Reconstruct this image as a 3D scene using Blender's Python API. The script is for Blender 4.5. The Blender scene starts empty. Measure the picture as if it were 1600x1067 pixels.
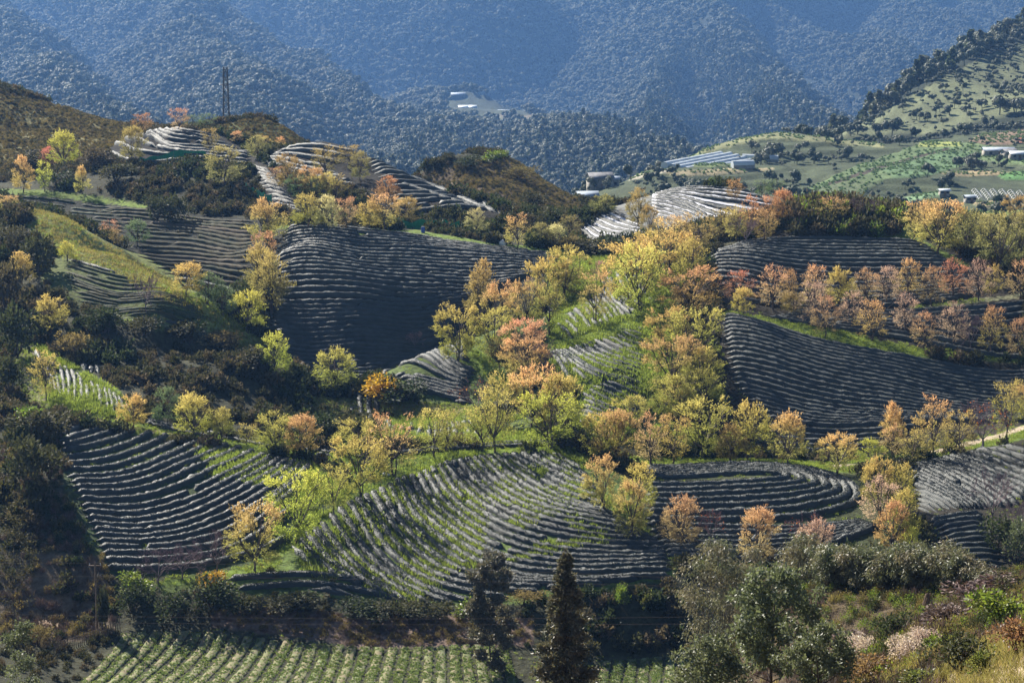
import bpy, math, random
import numpy as np
from mathutils import Vector
sc = bpy.context.scene
COL = sc.collection
RNG = np.random.default_rng(7)
random.seed(7)
# ---------------------------------------------------------------- camera, light
CZ, PITCH, F = 100.0, math.radians(10.7), 3600.0
cam = bpy.data.objects.new('camera', bpy.data.cameras.new('camera'))
COL.objects.link(cam); sc.camera = cam
cam.location = (0, 0, CZ); cam.rotation_euler = (math.pi/2 - PITCH, 0, 0)
cam.data.sensor_width = 36; cam.data.lens = 36*F/1600
cam.data.clip_start = 1; cam.data.clip_end = 20000
SUN_EL, SUN_AZ = math.radians(34), math.radians(36)      # azimuth: to the left of the view direction, ahead of the camera
w = bpy.data.worlds.new('World'); sc.world = w; w.use_nodes = True
nt = w.node_tree; bg = nt.nodes['Background']
sky = nt.nodes.new('ShaderNodeTexSky'); sky.sky_type = 'NISHITA'; sky.sun_disc = False
sky.sun_elevation = SUN_EL; sky.sun_rotation = -SUN_AZ; sky.altitude = 1500
nt.links.new(sky.outputs[0], bg.inputs[0]); bg.inputs[1].default_value = 0.05
sl = bpy.data.lights.new('sun', 'SUN'); sl.energy = 5.0; sl.angle = math.radians(.5); sl.color = (1, .93, .82)
so = bpy.data.objects.new('sun', sl); COL.objects.link(so)
sd = Vector((-math.sin(SUN_AZ)*math.cos(SUN_EL), math.cos(SUN_AZ)*math.cos(SUN_EL), math.sin(SUN_EL)))
so.rotation_euler = sd.to_track_quat('Z', 'Y').to_euler(); so.location = (0, 0, 400)
sc.view_settings.view_transform = 'Standard'; sc.view_settings.look = 'None'
sc.view_settings.gamma = 1; sc.view_settings.use_curve_mapping = False
sc.view_settings.exposure = 1.22
sc.cycles.max_bounces = 6; sc.cycles.transparent_max_bounces = 8; sc.cycles.volume_bounces = 0
sc.cycles.use_denoising = True
# ---------------------------------------------------------------- helpers
def uvdir(u, v):
    a = (np.asarray(u, float)-800)/F; b = -(np.asarray(v, float)-533.5)/F
    cy = math.cos(PITCH)+b*math.sin(PITCH); cz = -math.sin(PITCH)+b*math.cos(PITCH)
    return a/cy, cz/cy                                     # x per metre of y, z per metre of y
def pt(u, v, Y):
    k, s = uvdir(u, v); return float(k)*Y, float(Y), CZ+float(s)*Y
def to_uv(x, y, z):
    f = y*math.cos(PITCH)-(z-CZ)*math.sin(PITCH); up = y*math.sin(PITCH)+(z-CZ)*math.cos(PITCH)
    return 800+F*x/f, 533.5-F*up/f
def lattice(shape_seed, n=64):
    return np.random.default_rng(shape_seed).random((n, n))
_L = [lattice(i) for i in range(8)]
def vnoise(x, y, s=0):
    L = _L[s % 8]; n = L.shape[0]
    x = np.asarray(x, float)+s*17.3; y = np.asarray(y, float)+s*9.1
    xi = np.floor(x).astype(int); yi = np.floor(y).astype(int); fx = x-xi; fy = y-yi
    fx = fx*fx*(3-2*fx); fy = fy*fy*(3-2*fy)
    a = L[xi % n, yi % n]; b = L[(xi+1) % n, yi % n]; c = L[xi % n, (yi+1) % n]; d = L[(xi+1) % n, (yi+1) % n]
    return (a*(1-fx)+b*fx)*(1-fy)+(c*(1-fx)+d*fx)*fy
def fbm(x, y, o=4, s=0):
    t = 0; a = .5
    for i in range(o):
        t = t+a*(vnoise(x, y, s+i)-.5); x = x*2.03; y = y*2.03; a *= .5
    return t*2
def mesh(name, V, Fq=None, Ft=None, smooth=False):
    V = np.asarray(V, np.float32).reshape(-1, 3)
    me = bpy.data.meshes.new(name); me.vertices.add(len(V)); me.vertices.foreach_set('co', V.ravel())
    parts = []; tot = []
    if Fq is not None and len(Fq):
        Fq = np.asarray(Fq, np.int32).reshape(-1, 4); parts.append(Fq.ravel()); tot.append(np.full(len(Fq), 4, np.int32))
    if Ft is not None and len(Ft):
        Ft = np.asarray(Ft, np.int32).reshape(-1, 3); parts.append(Ft.ravel()); tot.append(np.full(len(Ft), 3, np.int32))
    if parts:
        idx = np.concatenate(parts); lt = np.concatenate(tot); ls = np.concatenate([[0], np.cumsum(lt)[:-1]]).astype(np.int32)
        me.loops.add(len(idx)); me.loops.foreach_set('vertex_index', idx)
        me.polygons.add(len(lt)); me.polygons.foreach_set('loop_start', ls); me.polygons.foreach_set('loop_total', lt)
        if smooth: me.polygons.foreach_set('use_smooth', np.ones(len(lt), bool))
    me.update(calc_edges=True); me.validate()
    return me
def link(name, me, mat=None, parent=None):
    o = bpy.data.objects.new(name, me); COL.objects.link(o)
    if mat is not None:
        for m in (mat if isinstance(mat, (list, tuple)) else [mat]): me.materials.append(m)
    if parent is not None: o.parent = parent
    return o
def tag(o, label=None, cat=None, group=None, kind=None):
    if label: o['label'] = label
    if cat: o['category'] = cat
    if group: o['group'] = group
    if kind: o['kind'] = kind
    return o
def empty(name, loc, rz=0):
    o = bpy.data.objects.new(name, None); COL.objects.link(o); o.location = loc; o.rotation_euler = (0, 0, rz)
    o.empty_display_size = .2; return o
class MB:
    """collects geometry"""
    def __init__(s): s.V = []; s.Q = []; s.T = []; s.n = 0
    def add(s, V, Q=None, T=None):
        V = np.asarray(V, float).reshape(-1, 3)
        if Q is not None: s.Q.append(np.asarray(Q, int).reshape(-1, 4)+s.n)
        if T is not None: s.T.append(np.asarray(T, int).reshape(-1, 3)+s.n)
        s.V.append(V); s.n += len(V)
    def box(s, c, d, rz=0, tilt=0):
        x, y, z = d; P = np.array([[i*x/2, j*y/2, k*z/2] for i in (-1, 1) for j in (-1, 1) for k in (-1, 1)])
        if tilt:
            ct, st = math.cos(tilt), math.sin(tilt); P = P @ np.array([[ct, 0, -st], [0, 1, 0], [st, 0, ct]])
        cr, sr = math.cos(rz), math.sin(rz); P = P @ np.array([[cr, sr, 0], [-sr, cr, 0], [0, 0, 1]])
        s.add(P+np.array(c), [[0, 1, 3, 2], [4, 6, 7, 5], [0, 4, 5, 1], [2, 3, 7, 6], [0, 2, 6, 4], [1, 5, 7, 3]])
    def tube(s, pts, rad, n=4):
        pts = np.asarray(pts, float); rad = np.broadcast_to(rad, (len(pts),))
        d = np.gradient(pts, axis=0); d /= (np.linalg.norm(d, axis=1, keepdims=True)+1e-9)
        ref = np.where(np.abs(d[:, 2:3]) > .9, np.array([[1., 0, 0]]), np.array([[0, 0, 1.]]))
        a = np.cross(d, ref); a /= (np.linalg.norm(a, axis=1, keepdims=True)+1e-9); b = np.cross(d, a)
        th = np.arange(n)*2*math.pi/n
        V = (pts[:, None]+rad[:, None, None]*(np.cos(th)[None, :, None]*a[:, None]+np.sin(th)[None, :, None]*b[:, None])).reshape(-1, 3)
        m = len(pts); i = np.arange(m-1)[:, None]*n; j = np.arange(n)[None]; j2 = (j+1) % n
        s.add(V, np.stack([i+j, i+j2, i+n+j2, i+n+j], -1).reshape(-1, 4))
    def leaves(s, P, D, L, W, rng, droop=0.):
        """diamond leaf cards at P pointing along D"""
        n = len(P); D = D/(np.linalg.norm(D, axis=1, keepdims=True)+1e-9)
        R = rng.normal(size=(n, 3)); R[:, 2] *= .8
        S = np.cross(D, R); S /= (np.linalg.norm(S, axis=1, keepdims=True)+1e-9)
        L = np.broadcast_to(L, (n,))[:, None]; W = np.broadcast_to(W, (n,))[:, None]
        N = np.cross(D, S)*L*.12
        V = np.stack([P, P+D*L*.5+S*W*.5+N, P+D*L, P+D*L*.5-S*W*.5+N], 1)
        s.add(V.reshape(-1, 3), np.arange(n*4).reshape(-1, 4))
    def me(s, name, smooth=False):
        V = np.concatenate(s.V) if s.V else np.zeros((0, 3))
        return mesh(name, V, np.concatenate(s.Q) if s.Q else None, np.concatenate(s.T) if s.T else None, smooth)
    def build(s, name, mat, parent=None, smooth=False):
        return link(name, s.me(name, smooth), mat, parent)
# ---------------------------------------------------------------- materials
def newmat(name):
    m = bpy.data.materials.new(name); m.use_nodes = True; n = m.node_tree; n.nodes.clear()
    out = n.nodes.new('ShaderNodeOutputMaterial'); return m, n, out
def N(n, t, **kw):
    x = n.nodes.new(t)
    for k, v in kw.items():
        if k.startswith('_'): setattr(x, k[1:], v)
        else: x.inputs[k.replace('__', ' ')].default_value = v
    return x
def mix(n, a, b, fac, mode='MIX'):
    x = n.nodes.new('ShaderNodeMix'); x.data_type = 'RGBA'; x.blend_type = mode
    for i, s in ((0, fac), (6, a), (7, b)):
        if isinstance(s, (int, float)): x.inputs[i].default_value = s
        elif isinstance(s, tuple): x.inputs[i].default_value = (*s[:3], 1)
        else: n.links.new(s, x.inputs[i])
    return x.outputs[2]
def ramp(n, s, p0, p1):
    r = n.nodes.new('ShaderNodeMapRange'); r.inputs[1].default_value = p0; r.inputs[2].default_value = p1
    n.links.new(s, r.inputs[0]); return r.outputs[0]
def simple(name, col, rough=.8, bump=0, scale=8, col2=None, metal=0, spec=.3):
    m, n, out = newmat(name); p = N(n, 'ShaderNodeBsdfPrincipled', Roughness=rough, Metallic=metal)
    p.inputs['Specular IOR Level'].default_value = spec
    tc = N(n, 'ShaderNodeTexCoord'); nz = N(n, 'ShaderNodeTexNoise', Scale=scale, Detail=5.0); n.links.new(tc.outputs['Object'], nz.inputs[0])
    c2 = col2 or tuple(c*.6 for c in col)
    n.links.new(mix(n, c2, col, ramp(n, nz.outputs[0], .35, .65)), p.inputs['Base Color'])
    if bump:
        b = N(n, 'ShaderNodeBump', Strength=bump, Distance=.1); n.links.new(nz.outputs[0], b.inputs['Height']); n.links.new(b.outputs[0], p.inputs['Normal'])
    n.links.new(p.outputs[0], out.inputs[0]); return m
def leafmat(name, cols, bump=0, trans=.5, rough=.45, spec=.4, grad=None, objcol=False, tboost=1.3, scale=3.0):
    """cols: list of 2 colours varied over the plant; grad: colour towards the crown's top (turning leaves)"""
    m, n, out = newmat(name)
    tc = N(n, 'ShaderNodeTexCoord'); nz = N(n, 'ShaderNodeTexNoise', Scale=scale, Detail=3.0); n.links.new(tc.outputs['Object'], nz.inputs[0])
    oi = N(n, 'ShaderNodeObjectInfo')
    geo = N(n, 'ShaderNodeNewGeometry')
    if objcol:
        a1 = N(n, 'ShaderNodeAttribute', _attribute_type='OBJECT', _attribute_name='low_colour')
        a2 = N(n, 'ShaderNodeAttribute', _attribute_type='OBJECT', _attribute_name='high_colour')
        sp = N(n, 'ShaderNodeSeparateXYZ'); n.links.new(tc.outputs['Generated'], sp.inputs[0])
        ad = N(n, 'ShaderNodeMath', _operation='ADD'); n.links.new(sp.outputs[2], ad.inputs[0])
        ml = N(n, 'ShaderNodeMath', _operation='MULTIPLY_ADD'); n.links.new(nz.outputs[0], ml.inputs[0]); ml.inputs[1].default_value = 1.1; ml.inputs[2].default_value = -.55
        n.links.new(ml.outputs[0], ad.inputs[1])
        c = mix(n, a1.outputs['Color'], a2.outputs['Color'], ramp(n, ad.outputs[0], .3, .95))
    else:
        c = mix(n, cols[0], cols[1], ramp(n, nz.outputs[0], .35, .65))
        if len(cols) > 2: c = mix(n, c, cols[2], ramp(n, oi.outputs['Random'], .45, 1.0))
    hs = N(n, 'ShaderNodeHueSaturation'); n.links.new(c, hs.inputs['Color'])
    r1 = N(n, 'ShaderNodeMapRange'); n.links.new(geo.outputs['Random Per Island'], r1.inputs[0]); r1.inputs[3].default_value = .6; r1.inputs[4].default_value = 1.35
    n.links.new(r1.outputs[0], hs.inputs['Value'])
    r2 = N(n, 'ShaderNodeMapRange'); n.links.new(oi.outputs['Random'], r2.inputs[0]); r2.inputs[3].default_value = .485; r2.inputs[4].default_value = .515
    n.links.new(r2.outputs[0], hs.inputs['Hue'])
    p = N(n, 'ShaderNodeBsdfPrincipled', Roughness=rough); p.inputs['Specular IOR Level'].default_value = spec
    n.links.new(hs.outputs[0], p.inputs['Base Color'])
    if bump:
        n2 = N(n, 'ShaderNodeTexNoise', Scale=9., Detail=2.0); n.links.new(tc.outputs['Object'], n2.inputs[0])
        bb = N(n, 'ShaderNodeBump', Strength=bump, Distance=.12); n.links.new(n2.outputs[0], bb.inputs['Height']); n.links.new(bb.outputs[0], p.inputs['Normal'])
    t = N(n, 'ShaderNodeBsdfTranslucent'); tcl = mix(n, hs.outputs[0], (tboost, tboost, tboost*.75), 1.0, 'MULTIPLY'); n.links.new(tcl, t.inputs[0])
    ms = N(n, 'ShaderNodeMixShader'); ms.inputs[0].default_value = trans
    n.links.new(p.outputs[0], ms.inputs[1]); n.links.new(t.outputs[0], ms.inputs[2]); n.links.new(ms.outputs[0], out.inputs[0])
    return m
M = {}
M['cherry_leaf'] = leafmat('cherry_leaf', None, trans=.6, rough=.5, spec=.3, objcol=True, tboost=1.9, scale=.45)
M['bark'] = simple('bark', (.13, .1, .085), .9, .4, 6)
M['pale_bark'] = simple('pale_bark', (.24, .19, .19), .85, .3, 6)
M['bare_twig'] = simple('bare_twig', (.3, .2, .21), .7, 0, 2)
M['red_leaf'] = leafmat('red_leaf', [(.45, .1, .03), (.5, .2, .04)], .55)
M['tea_leaf'] = leafmat('tea_leaf', [(.03, .04, .034), (.055, .062, .056)], bump=.9, trans=.12, rough=.58, spec=.62, tboost=1.2, scale=.7)
M['dark_leaf'] = leafmat('dark_leaf', [(.035, .055, .022), (.06, .075, .03), (.09, .08, .04)], trans=.3, rough=.7, spec=.2)
M['scrub_leaf'] = leafmat('scrub_leaf', [(.05, .06, .025), (.1, .085, .04), (.14, .1, .07)], trans=.3, rough=.75, spec=.2, scale=.3)
M['dry_leaf'] = leafmat('dry_leaf', [(.2, .16, .07), (.15, .14, .05), (.26, .18, .08)], trans=.35, rough=.8, spec=.15, scale=.2)
M['brown_twig'] = leafmat('brown_twig', [(.15, .1, .08), (.2, .14, .12), (.1, .08, .06)], trans=.15, rough=.7)
M['glossy_leaf'] = leafmat('glossy_leaf', [(.12, .14, .075), (.16, .18, .1)], trans=.35, rough=.55, spec=.55, scale=.8)
M['bamboo_leaf'] = leafmat('bamboo_leaf', [(.13, .15, .08), (.24, .2, .13)], trans=.3, rough=.5, spec=.6, scale=.5)
M['conifer_leaf'] = leafmat('conifer_leaf', [(.08, .09, .055), (.2, .17, .11)], trans=.25, rough=.5, spec=.6)
M['lime_leaf'] = leafmat('lime_leaf', [(.12, .18, .03), (.19, .22, .04)], trans=.5)
M['grass_blade'] = leafmat('grass_blade', [(.13, .2, .035), (.22, .26, .05), (.18, .2, .06)], trans=.55, rough=.6, tboost=1.5, scale=.15)
M['dry_blade'] = leafmat('dry_blade', [(.22, .19, .07), (.16, .17, .05), (.28, .2, .09)], trans=.5, rough=.7, scale=.15)
M['forest_leaf'] = leafmat('forest_leaf', [(.05, .07, .035), (.1, .12, .065), (.17, .17, .12)], trans=.25, rough=.62, spec=.42, scale=.2)
M['cabbage'] = leafmat('cabbage', [(.12, .19, .09), (.16, .23, .11)], trans=.35, rough=.5, scale=.4)
M['white_sheet'] = simple('white_sheet', (.7, .7, .72), .7, .2, 3, (.62, .62, .66))
M['polytunnel'] = simple('polytunnel', (.6, .64, .66), .5, 0, .3, (.42, .47, .49), spec=.5)
M['metal'] = simple('metal', (.12, .12, .13), .45, 0, 3, metal=.6)
M['galv_roof'] = simple('galv_roof', (.34, .39, .45), .75, 0, .6, (.24, .28, .33))
M['grey_roof'] = simple('grey_roof', (.2, .2, .21), .8, 0, .8)
M['plaster'] = simple('plaster', (.38, .35, .3), .9, 0, 1)
M['glass'] = simple('glass', (.03, .04, .05), .15, 0, 1)
M['wood'] = simple('wood', (.28, .2, .14), .85, .3, 6)
M['green_net'] = simple('green_net', (.03, .3, .14), .7, .3, 4, (.02, .2, .09))
M['wire'] = simple('wire', (.2, .2, .22), .5, metal=.5)
M['blue'] = simple('blue', (.05, .12, .5), .4)
M['pink_plume'] = leafmat('pink_plume', [(.5, .38, .34), (.6, .5, .45)], trans=.4)
M['white'] = simple('white', (.8, .8, .8), .5)
# ---------------------------------------------------------------- terrain
CP = """
-250 1067 226 18|0 1067 228 18|200 1067 237 18|450 1067 237 18|700 1067 237 18|900 1067 237 18|1060 1067 237 18
"""
C = []   # world control points x,y,z
def cp(u, v, Y): C.append(pt(u, v, Y))
def cw(u, Y, z): C.append(((u-800)/F*Y*1.01, Y, z))
for a in [  # seen points (u, v, distance)
 # crop terrace
 (120,1067,230.4),(300,1067,230.4),(500,1067,230.4),(700,1067,230.6),(900,1067,237),(1060,1067,237),
 (190,992,245),(300,985,246.5),(450,992,245),(620,1010,242),(800,1010,242),(950,1030,244),(1080,1018,247),
 # top of the bank = foot of the tea
 (220,935,252),(350,925,252),(480,925,252),(600,948,250.5),(700,948,250.5),(800,938,251.5),(900,915,254),(1000,905,255),(1060,900,256),
 # left bowl
 (150,890,256),(250,900,255),(350,893,257),(440,868,262),(110,800,266),(200,820,267),(300,810,269),(400,790,271),(480,770,275),
 (100,720,284),(200,730,283),(300,730,282),(400,740,283),(90,668,297),(200,690,296),(300,700,294),(400,715,291),(480,728,288),
 # path behind bowl
 (40,625,318),(100,647,308),(200,668,303),(300,688,299),(400,700,296),(520,716,291),(600,714,291),(700,706,295),(800,701,298),(900,700,299),
 # grass spur between bowl and mound
 (540,780,274),(500,825,266),(440,875,260),(400,895,256.5),
 # mound
 (560,850,265),(620,800,275),(650,900,258),(700,760,285),(740,850,266),(800,800,275),(800,740,288),(860,870,262),(900,780,277),(950,850,266),(960,800,272),(1000,870,262),(1040,840,268),(930,740,286),
 # spiral field
 (1010,735,294),(1100,726,298),(1200,724,299),(1280,732,297),(1340,752,291),(1380,790,280),(1010,780,279),(1100,770,282),(1200,775,281),(1290,785,278),(1040,830,269),(1120,840,268),(1220,845,268),(1320,835,270),(1150,885,259),(1300,870,264),
 # lower right field
 (1420,722,301),(1500,700,307),(1600,672,316),(1440,770,285),(1520,760,288),(1600,750,292),(1450,820,272),(1540,820,273),(1480,880,262),(1560,885,262),(1620,850,268),
 (1050,718,303),(1150,718,305),(1300,724,304),(1400,716,306),
 # big right field
 (1130,690,312),(1250,700,311),(1350,695,313),(1450,680,317),(1600,650,324),
 (1140,600,326),(1250,630,323),(1400,640,323),(1600,610,332),(1130,540,336),(1260,570,332),(1400,590,331),(1600,590,336),
 (1125,495,344),(1260,528,341),(1400,555,338),(1600,572,340),
 # strip, upper right field
 (1200,490,350),(1300,500,350),(1400,505,350),(1500,500,352),(1600,490,355),(1130,470,355),(1250,482,354),(1400,478,357),(1600,458,364),
 (1110,430,365),(1250,440,364),(1400,440,366),(1560,440,368),(1112,398,377),(1250,400,377),(1400,405,376),(1500,400,379),(1160,380,386),(1250,370,389),(1350,372,389),(1440,376,388),
 (1240,345,395),(1310,325,402),(1380,345,397),(1150,365,396),(1500,370,395),(1600,375,394),
 # central ridge
 (1050,700,308),(1062,650,318),(1068,600,328),(1072,550,340),(1065,500,352),(1050,470,364),(1035,430,380),(1010,395,398),(1060,390,396),(1100,370,396),
 # slope left of the ridge
 (905,690,302),(950,660,308),(905,640,312),(1000,640,316),(940,600,320),(1000,590,325),(880,590,322),(860,560,330),(920,560,331),(1000,550,338),
 (865,540,340),(940,520,345),(1010,495,354),(870,505,352),(920,480,360),(960,450,372),(1000,460,368),(900,430,384),(960,410,393),(980,395,402),(880,398,402),
 # small crest in the middle
 (600,581,340),(650,558,343),(700,542,346),(760,520,351),(820,500,356),(630,612,332),(700,620,331),(760,615,332),(700,580,338),
 (500,625,334),(600,635,330),(700,645,327),(480,655,325),(600,665,320),(560,690,305),(680,685,306),(780,680,308),(820,650,318),(740,660,318),
 # big dark field
 (440,590,355),(540,600,354),(450,520,364),(560,520,365),(660,520,371),(430,460,372),(560,455,373),(680,460,378),(760,455,381),(440,425,378),(560,425,379),(680,428,384),
 (430,400,388),(560,400,388),(680,405,392),(800,420,388),(870,410,396),(440,356,405),(560,358,405),(650,365,404),(760,383,401),(870,396,402),
 # hill slope above dark field
 (640,352,422),(760,352,424),(860,370,418),(590,330,428),(700,340,424),(780,335,427),
 (470,340,424),(540,345,418),(420,330,432),(430,290,446),(500,290,444),(580,290,440),(660,310,434),(720,322,430),(800,343,424),
 (410,247,470),(450,229,474),(520,223,472),(560,238,466),(600,252,460),(640,273,453),(700,302,444),(750,323,436),(470,262,458),(540,265,454),
 # left top tea knoll
 (175,236,486),(215,213,494),(280,206,497),(340,214,494),(380,238,484),(180,254,476),(250,256,472),(320,246,474),(390,256,470),(270,232,482),
 (200,290,455),(300,290,452),(380,300,446),(230,330,440),(330,330,438),(400,345,424),(150,320,450),
 (20,300,462),(100,300,458),(180,310,452),(60,325,446),(200,350,432),(300,370,420),(380,390,408),(200,390,412),(300,430,398),(390,440,392),(330,480,385),
 # brown hill left
 (0,155,600),(100,172,585),(200,195,560),(0,200,540),(100,215,530),(160,235,510),(0,250,500),(100,262,490),(0,285,475),(-150,150,610),(-150,280,480),
 # shrub knoll + behind
 (340,198,545),(400,191,550),(440,200,545),(475,218,530),(400,225,515),(440,232,505),(360,215,520),
 # brown hills in the middle
 (660,272,520),(700,258,535),(740,252,545),(790,252,548),(840,278,535),(880,305,520),(925,335,505),(760,275,515),(820,300,500),(720,300,490),(780,330,470),(860,345,462),(900,350,470),(690,290,500),
 # white-mulched hill
 (900,368,428),(920,350,436),(960,325,446),(1000,310,452),(1060,296,460),(1120,293,462),(1180,302,456),(1235,322,446),(940,372,424),(1000,345,436),(1060,330,440),(1130,335,436),(1200,345,428),(1000,375,412),(880,378,425),
 # left spur with terraces
 (60,330,405),(130,360,392),(200,405,378),(260,440,368),(330,495,355),(430,560,343),(0,330,400),(30,370,385),(60,410,372),(0,420,370),
 (120,410,370),(200,445,360),(270,480,351),(100,460,356),(180,490,350),(260,510,347),(30,470,355),(0,520,345),(60,520,340),(130,510,342),
 (150,560,334),(250,550,338),(350,560,337),(200,600,322),(300,620,320),(400,640,320),(250,650,308),(420,680,304),
 (60,560,330),(100,590,321),(160,610,314),(200,640,308),(30,560,333),
 # left edge slope
 (0,600,318),(0,650,300),(40,680,292),(0,740,276),(60,740,276),(0,820,262),(60,830,262),(0,900,254),(90,900,255),(0,970,246),(90,970,250),(-200,700,275),(-200,900,250),(-200,520,345),(-200,400,390),
 # near right slope
 (1600,1060,62),(1600,990,80),(1600,925,104),(1480,1020,86),(1450,970,108),(1350,1090,78),(1300,1030,110),(1250,1090,92),(1750,955,85),(1750,910,105),
 (1120,1010,158),(1200,1000,152),(1300,985,148),(1400,965,146),(1500,950,140),(1600,925,135),
 # far farmland
 (1090,238,950),(1150,222,980),(1215,211,1000),(1290,220,1005),(1380,228,995),(1150,245,925),(1250,250,915),(1330,243,935),(1060,258,885),(1130,262,868),(1200,262,876),(1000,270,870),(1060,275,845),(1130,272,850),(1000,295,800),
 (930,295,800),(960,310,770),(1100,295,835),(1200,290,840),(1250,280,850),
 (1300,262,880),(1380,238,940),(1450,222,970),(1530,228,955),(1600,240,925),(1420,262,880),(1330,275,850),(1420,281,836),(1500,270,870),(1600,270,865),
 (1560,205,1030),(1620,200,1040),(1500,218,985),(1320,298,815),(1400,308,822),(1480,300,800),(1350,322,790),(1450,305,795),(1450,316,788),(1540,290,830),(1600,290,830),(1600,305,800),(1550,312,770),(1600,318,765),
 (1530,325,745),(1480,330,740),(1400,345,715),(1550,345,700),(1600,350,690),(1250,310,770),
 ]: cp(*a)
for a in [  # unseen ground (u, distance, z)
 (-400,18,88),(200,18,88),(800,18,88),(1400,18,88),(2200,18,88),(-300,35,79),(400,35,79),(900,35,79),(1400,35,80),(1800,35,82),(-300,60,68),(400,60,67),(900,60,67),(1200,62,69),(0,100,47),(500,100,45),(900,100,46),(1080,100,54),
 (-200,160,24),(300,150,24),(700,150,24),(950,150,28),(1040,155,36),(200,200,20.4),(600,200,20.4),(950,200,18),(1100,205,22),(1300,200,28),(1500,195,34),(1700,190,40),(1200,235,19),(1400,235,20),(1600,235,22),(1800,240,28),(1000,225,17.5),(300,216,20.4),(700,216,20.4),
 (-250,60,76),(-500,200,40),(2000,150,60),(1000,172,26),(1120,172,35),(1250,172,37),(1400,170,39),(1550,168,42),(1700,165,47),(-200,660,40),(0,660,34),(150,650,32),(-400,680,30),(-200,560,66),
 (1750,300,29),(1750,340,36),(1750,400,44),(1750,260,24),(-450,300,42),(-450,420,52),(-450,520,58),
 (620,350,26.5),(700,358,26.5),(780,364,28),(540,345,25.5),(300,345,28),(420,345,27.5),(200,390,36),(300,380,33),
 (480,500,44),(560,500,40),(350,530,50),(640,480,34),(700,470,32),(520,560,28),(560,600,18),(600,540,24),(640,515,26),(680,590,14),(500,620,18),(460,600,30),(250,600,34),(300,630,28),(350,650,22),(840,580,26),(900,560,20),(620,600,10),(500,600,20),(380,600,40),(250,560,46),(250,640,30),(60,700,22),
 (-100,720,22),(760,600,30),(860,580,24),(940,540,24),(1000,520,34),(1100,520,34),(1200,500,32),(1300,470,34),(1420,470,32),(1550,470,32),(1700,470,34),(900,640,4),(1100,600,14),(1300,600,12),(1500,600,12),(1700,600,14),
 (0,800,10),(200,800,-10),(400,780,-20),(600,780,-30),(800,750,-30),(-200,800,20),(0,1000,-60),(300,1000,-70),(600,1000,-85),(850,950,-60),(950,1050,-60),(1100,1100,-50),(1300,1120,-40),(1500,1120,0),(1750,1050,12),(1750,800,8),
 (900,880,-20),(0,1200,-90),(500,1200,-105),(900,1200,-105),(1300,1250,-80),(1750,1250,25),(-450,1000,-40),(-450,1250,-80),(1680,700,8),
 ]: cw(*a)
C = np.array(C)
def tps_fit(P, z, lam=.6):
    n = len(P); S = 100.; p = P/S
    d = np.linalg.norm(p[:, None]-p[None], axis=2); K = np.where(d > 0, d*d*np.log(d+1e-12), 0)+lam*1e-3*np.eye(n)
    A = np.zeros((n+3, n+3)); A[:n, :n] = K; A[:n, n] = 1; A[:n, n+1:] = p; A[n:, :n] = A[:n, n:].T
    b = np.zeros(n+3); b[:n] = z; c = np.linalg.solve(A, b)
    def f(x, y):
        out = np.zeros(len(x)); X = np.stack([x, y], 1)/S
        for i in range(0, len(x), 20000):
            q = X[i:i+20000]; d2 = (q[:, :1]-p[None, :, 0])**2+(q[:, 1:]-p[None, :, 1])**2
            out[i:i+20000] = (.5*d2*np.log(d2+1e-12))@c[:n]+c[n]+q@c[n+1:]
        return out
    return f
tps = tps_fit(C[:, :2], C[:, 2])
KS = np.linspace(-.335, .335, 521)
YS = np.concatenate([np.arange(18, 60, 3.), np.arange(60, 170, 1.1), np.arange(170, 235, 2.), np.arange(235, 430, .7), np.arange(430, 560, 1.1), np.arange(560, 760, 4.), np.arange(760, 1060, 2.2), np.arange(1060, 2300, 10.), np.arange(2300, 4700, 18.), np.arange(4700, 5600, 60.), np.arange(5600, 9001, 400.)])
NK, NY = len(KS), len(YS)
# coarse evaluation of the smooth surface, then bilinear
kc = np.linspace(-.335, .335, 141); yc = np.concatenate([np.arange(18, 230, 6.), np.arange(230, 480, 2.5), np.arange(480, 1400, 9.)])
KC, YC = np.meshgrid(kc, yc)
ZC = tps((KC*YC).ravel(), YC.ravel()).reshape(KC.shape)
def bil(A, ks, ys, k, y):
    i = np.clip(np.searchsorted(ys, y)-1, 0, len(ys)-2); fy = np.clip((y-ys[i])/(ys[i+1]-ys[i]), 0, 1)
    g = np.clip((k-ks[0])/(ks[1]-ks[0]), 0, len(ks)-1.001); j = g.astype(int); fk = g-j
    return (A[i, j]*(1-fk)+A[i, j+1]*fk)*(1-fy)+(A[i+1, j]*(1-fk)+A[i+1, j+1]*fk)*fy
KG, YG = np.meshgrid(KS, YS); XG = KG*YG
ZG = bil(ZC, kc, yc, KG.ravel(), YG.ravel()).reshape(KG.shape)
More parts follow.
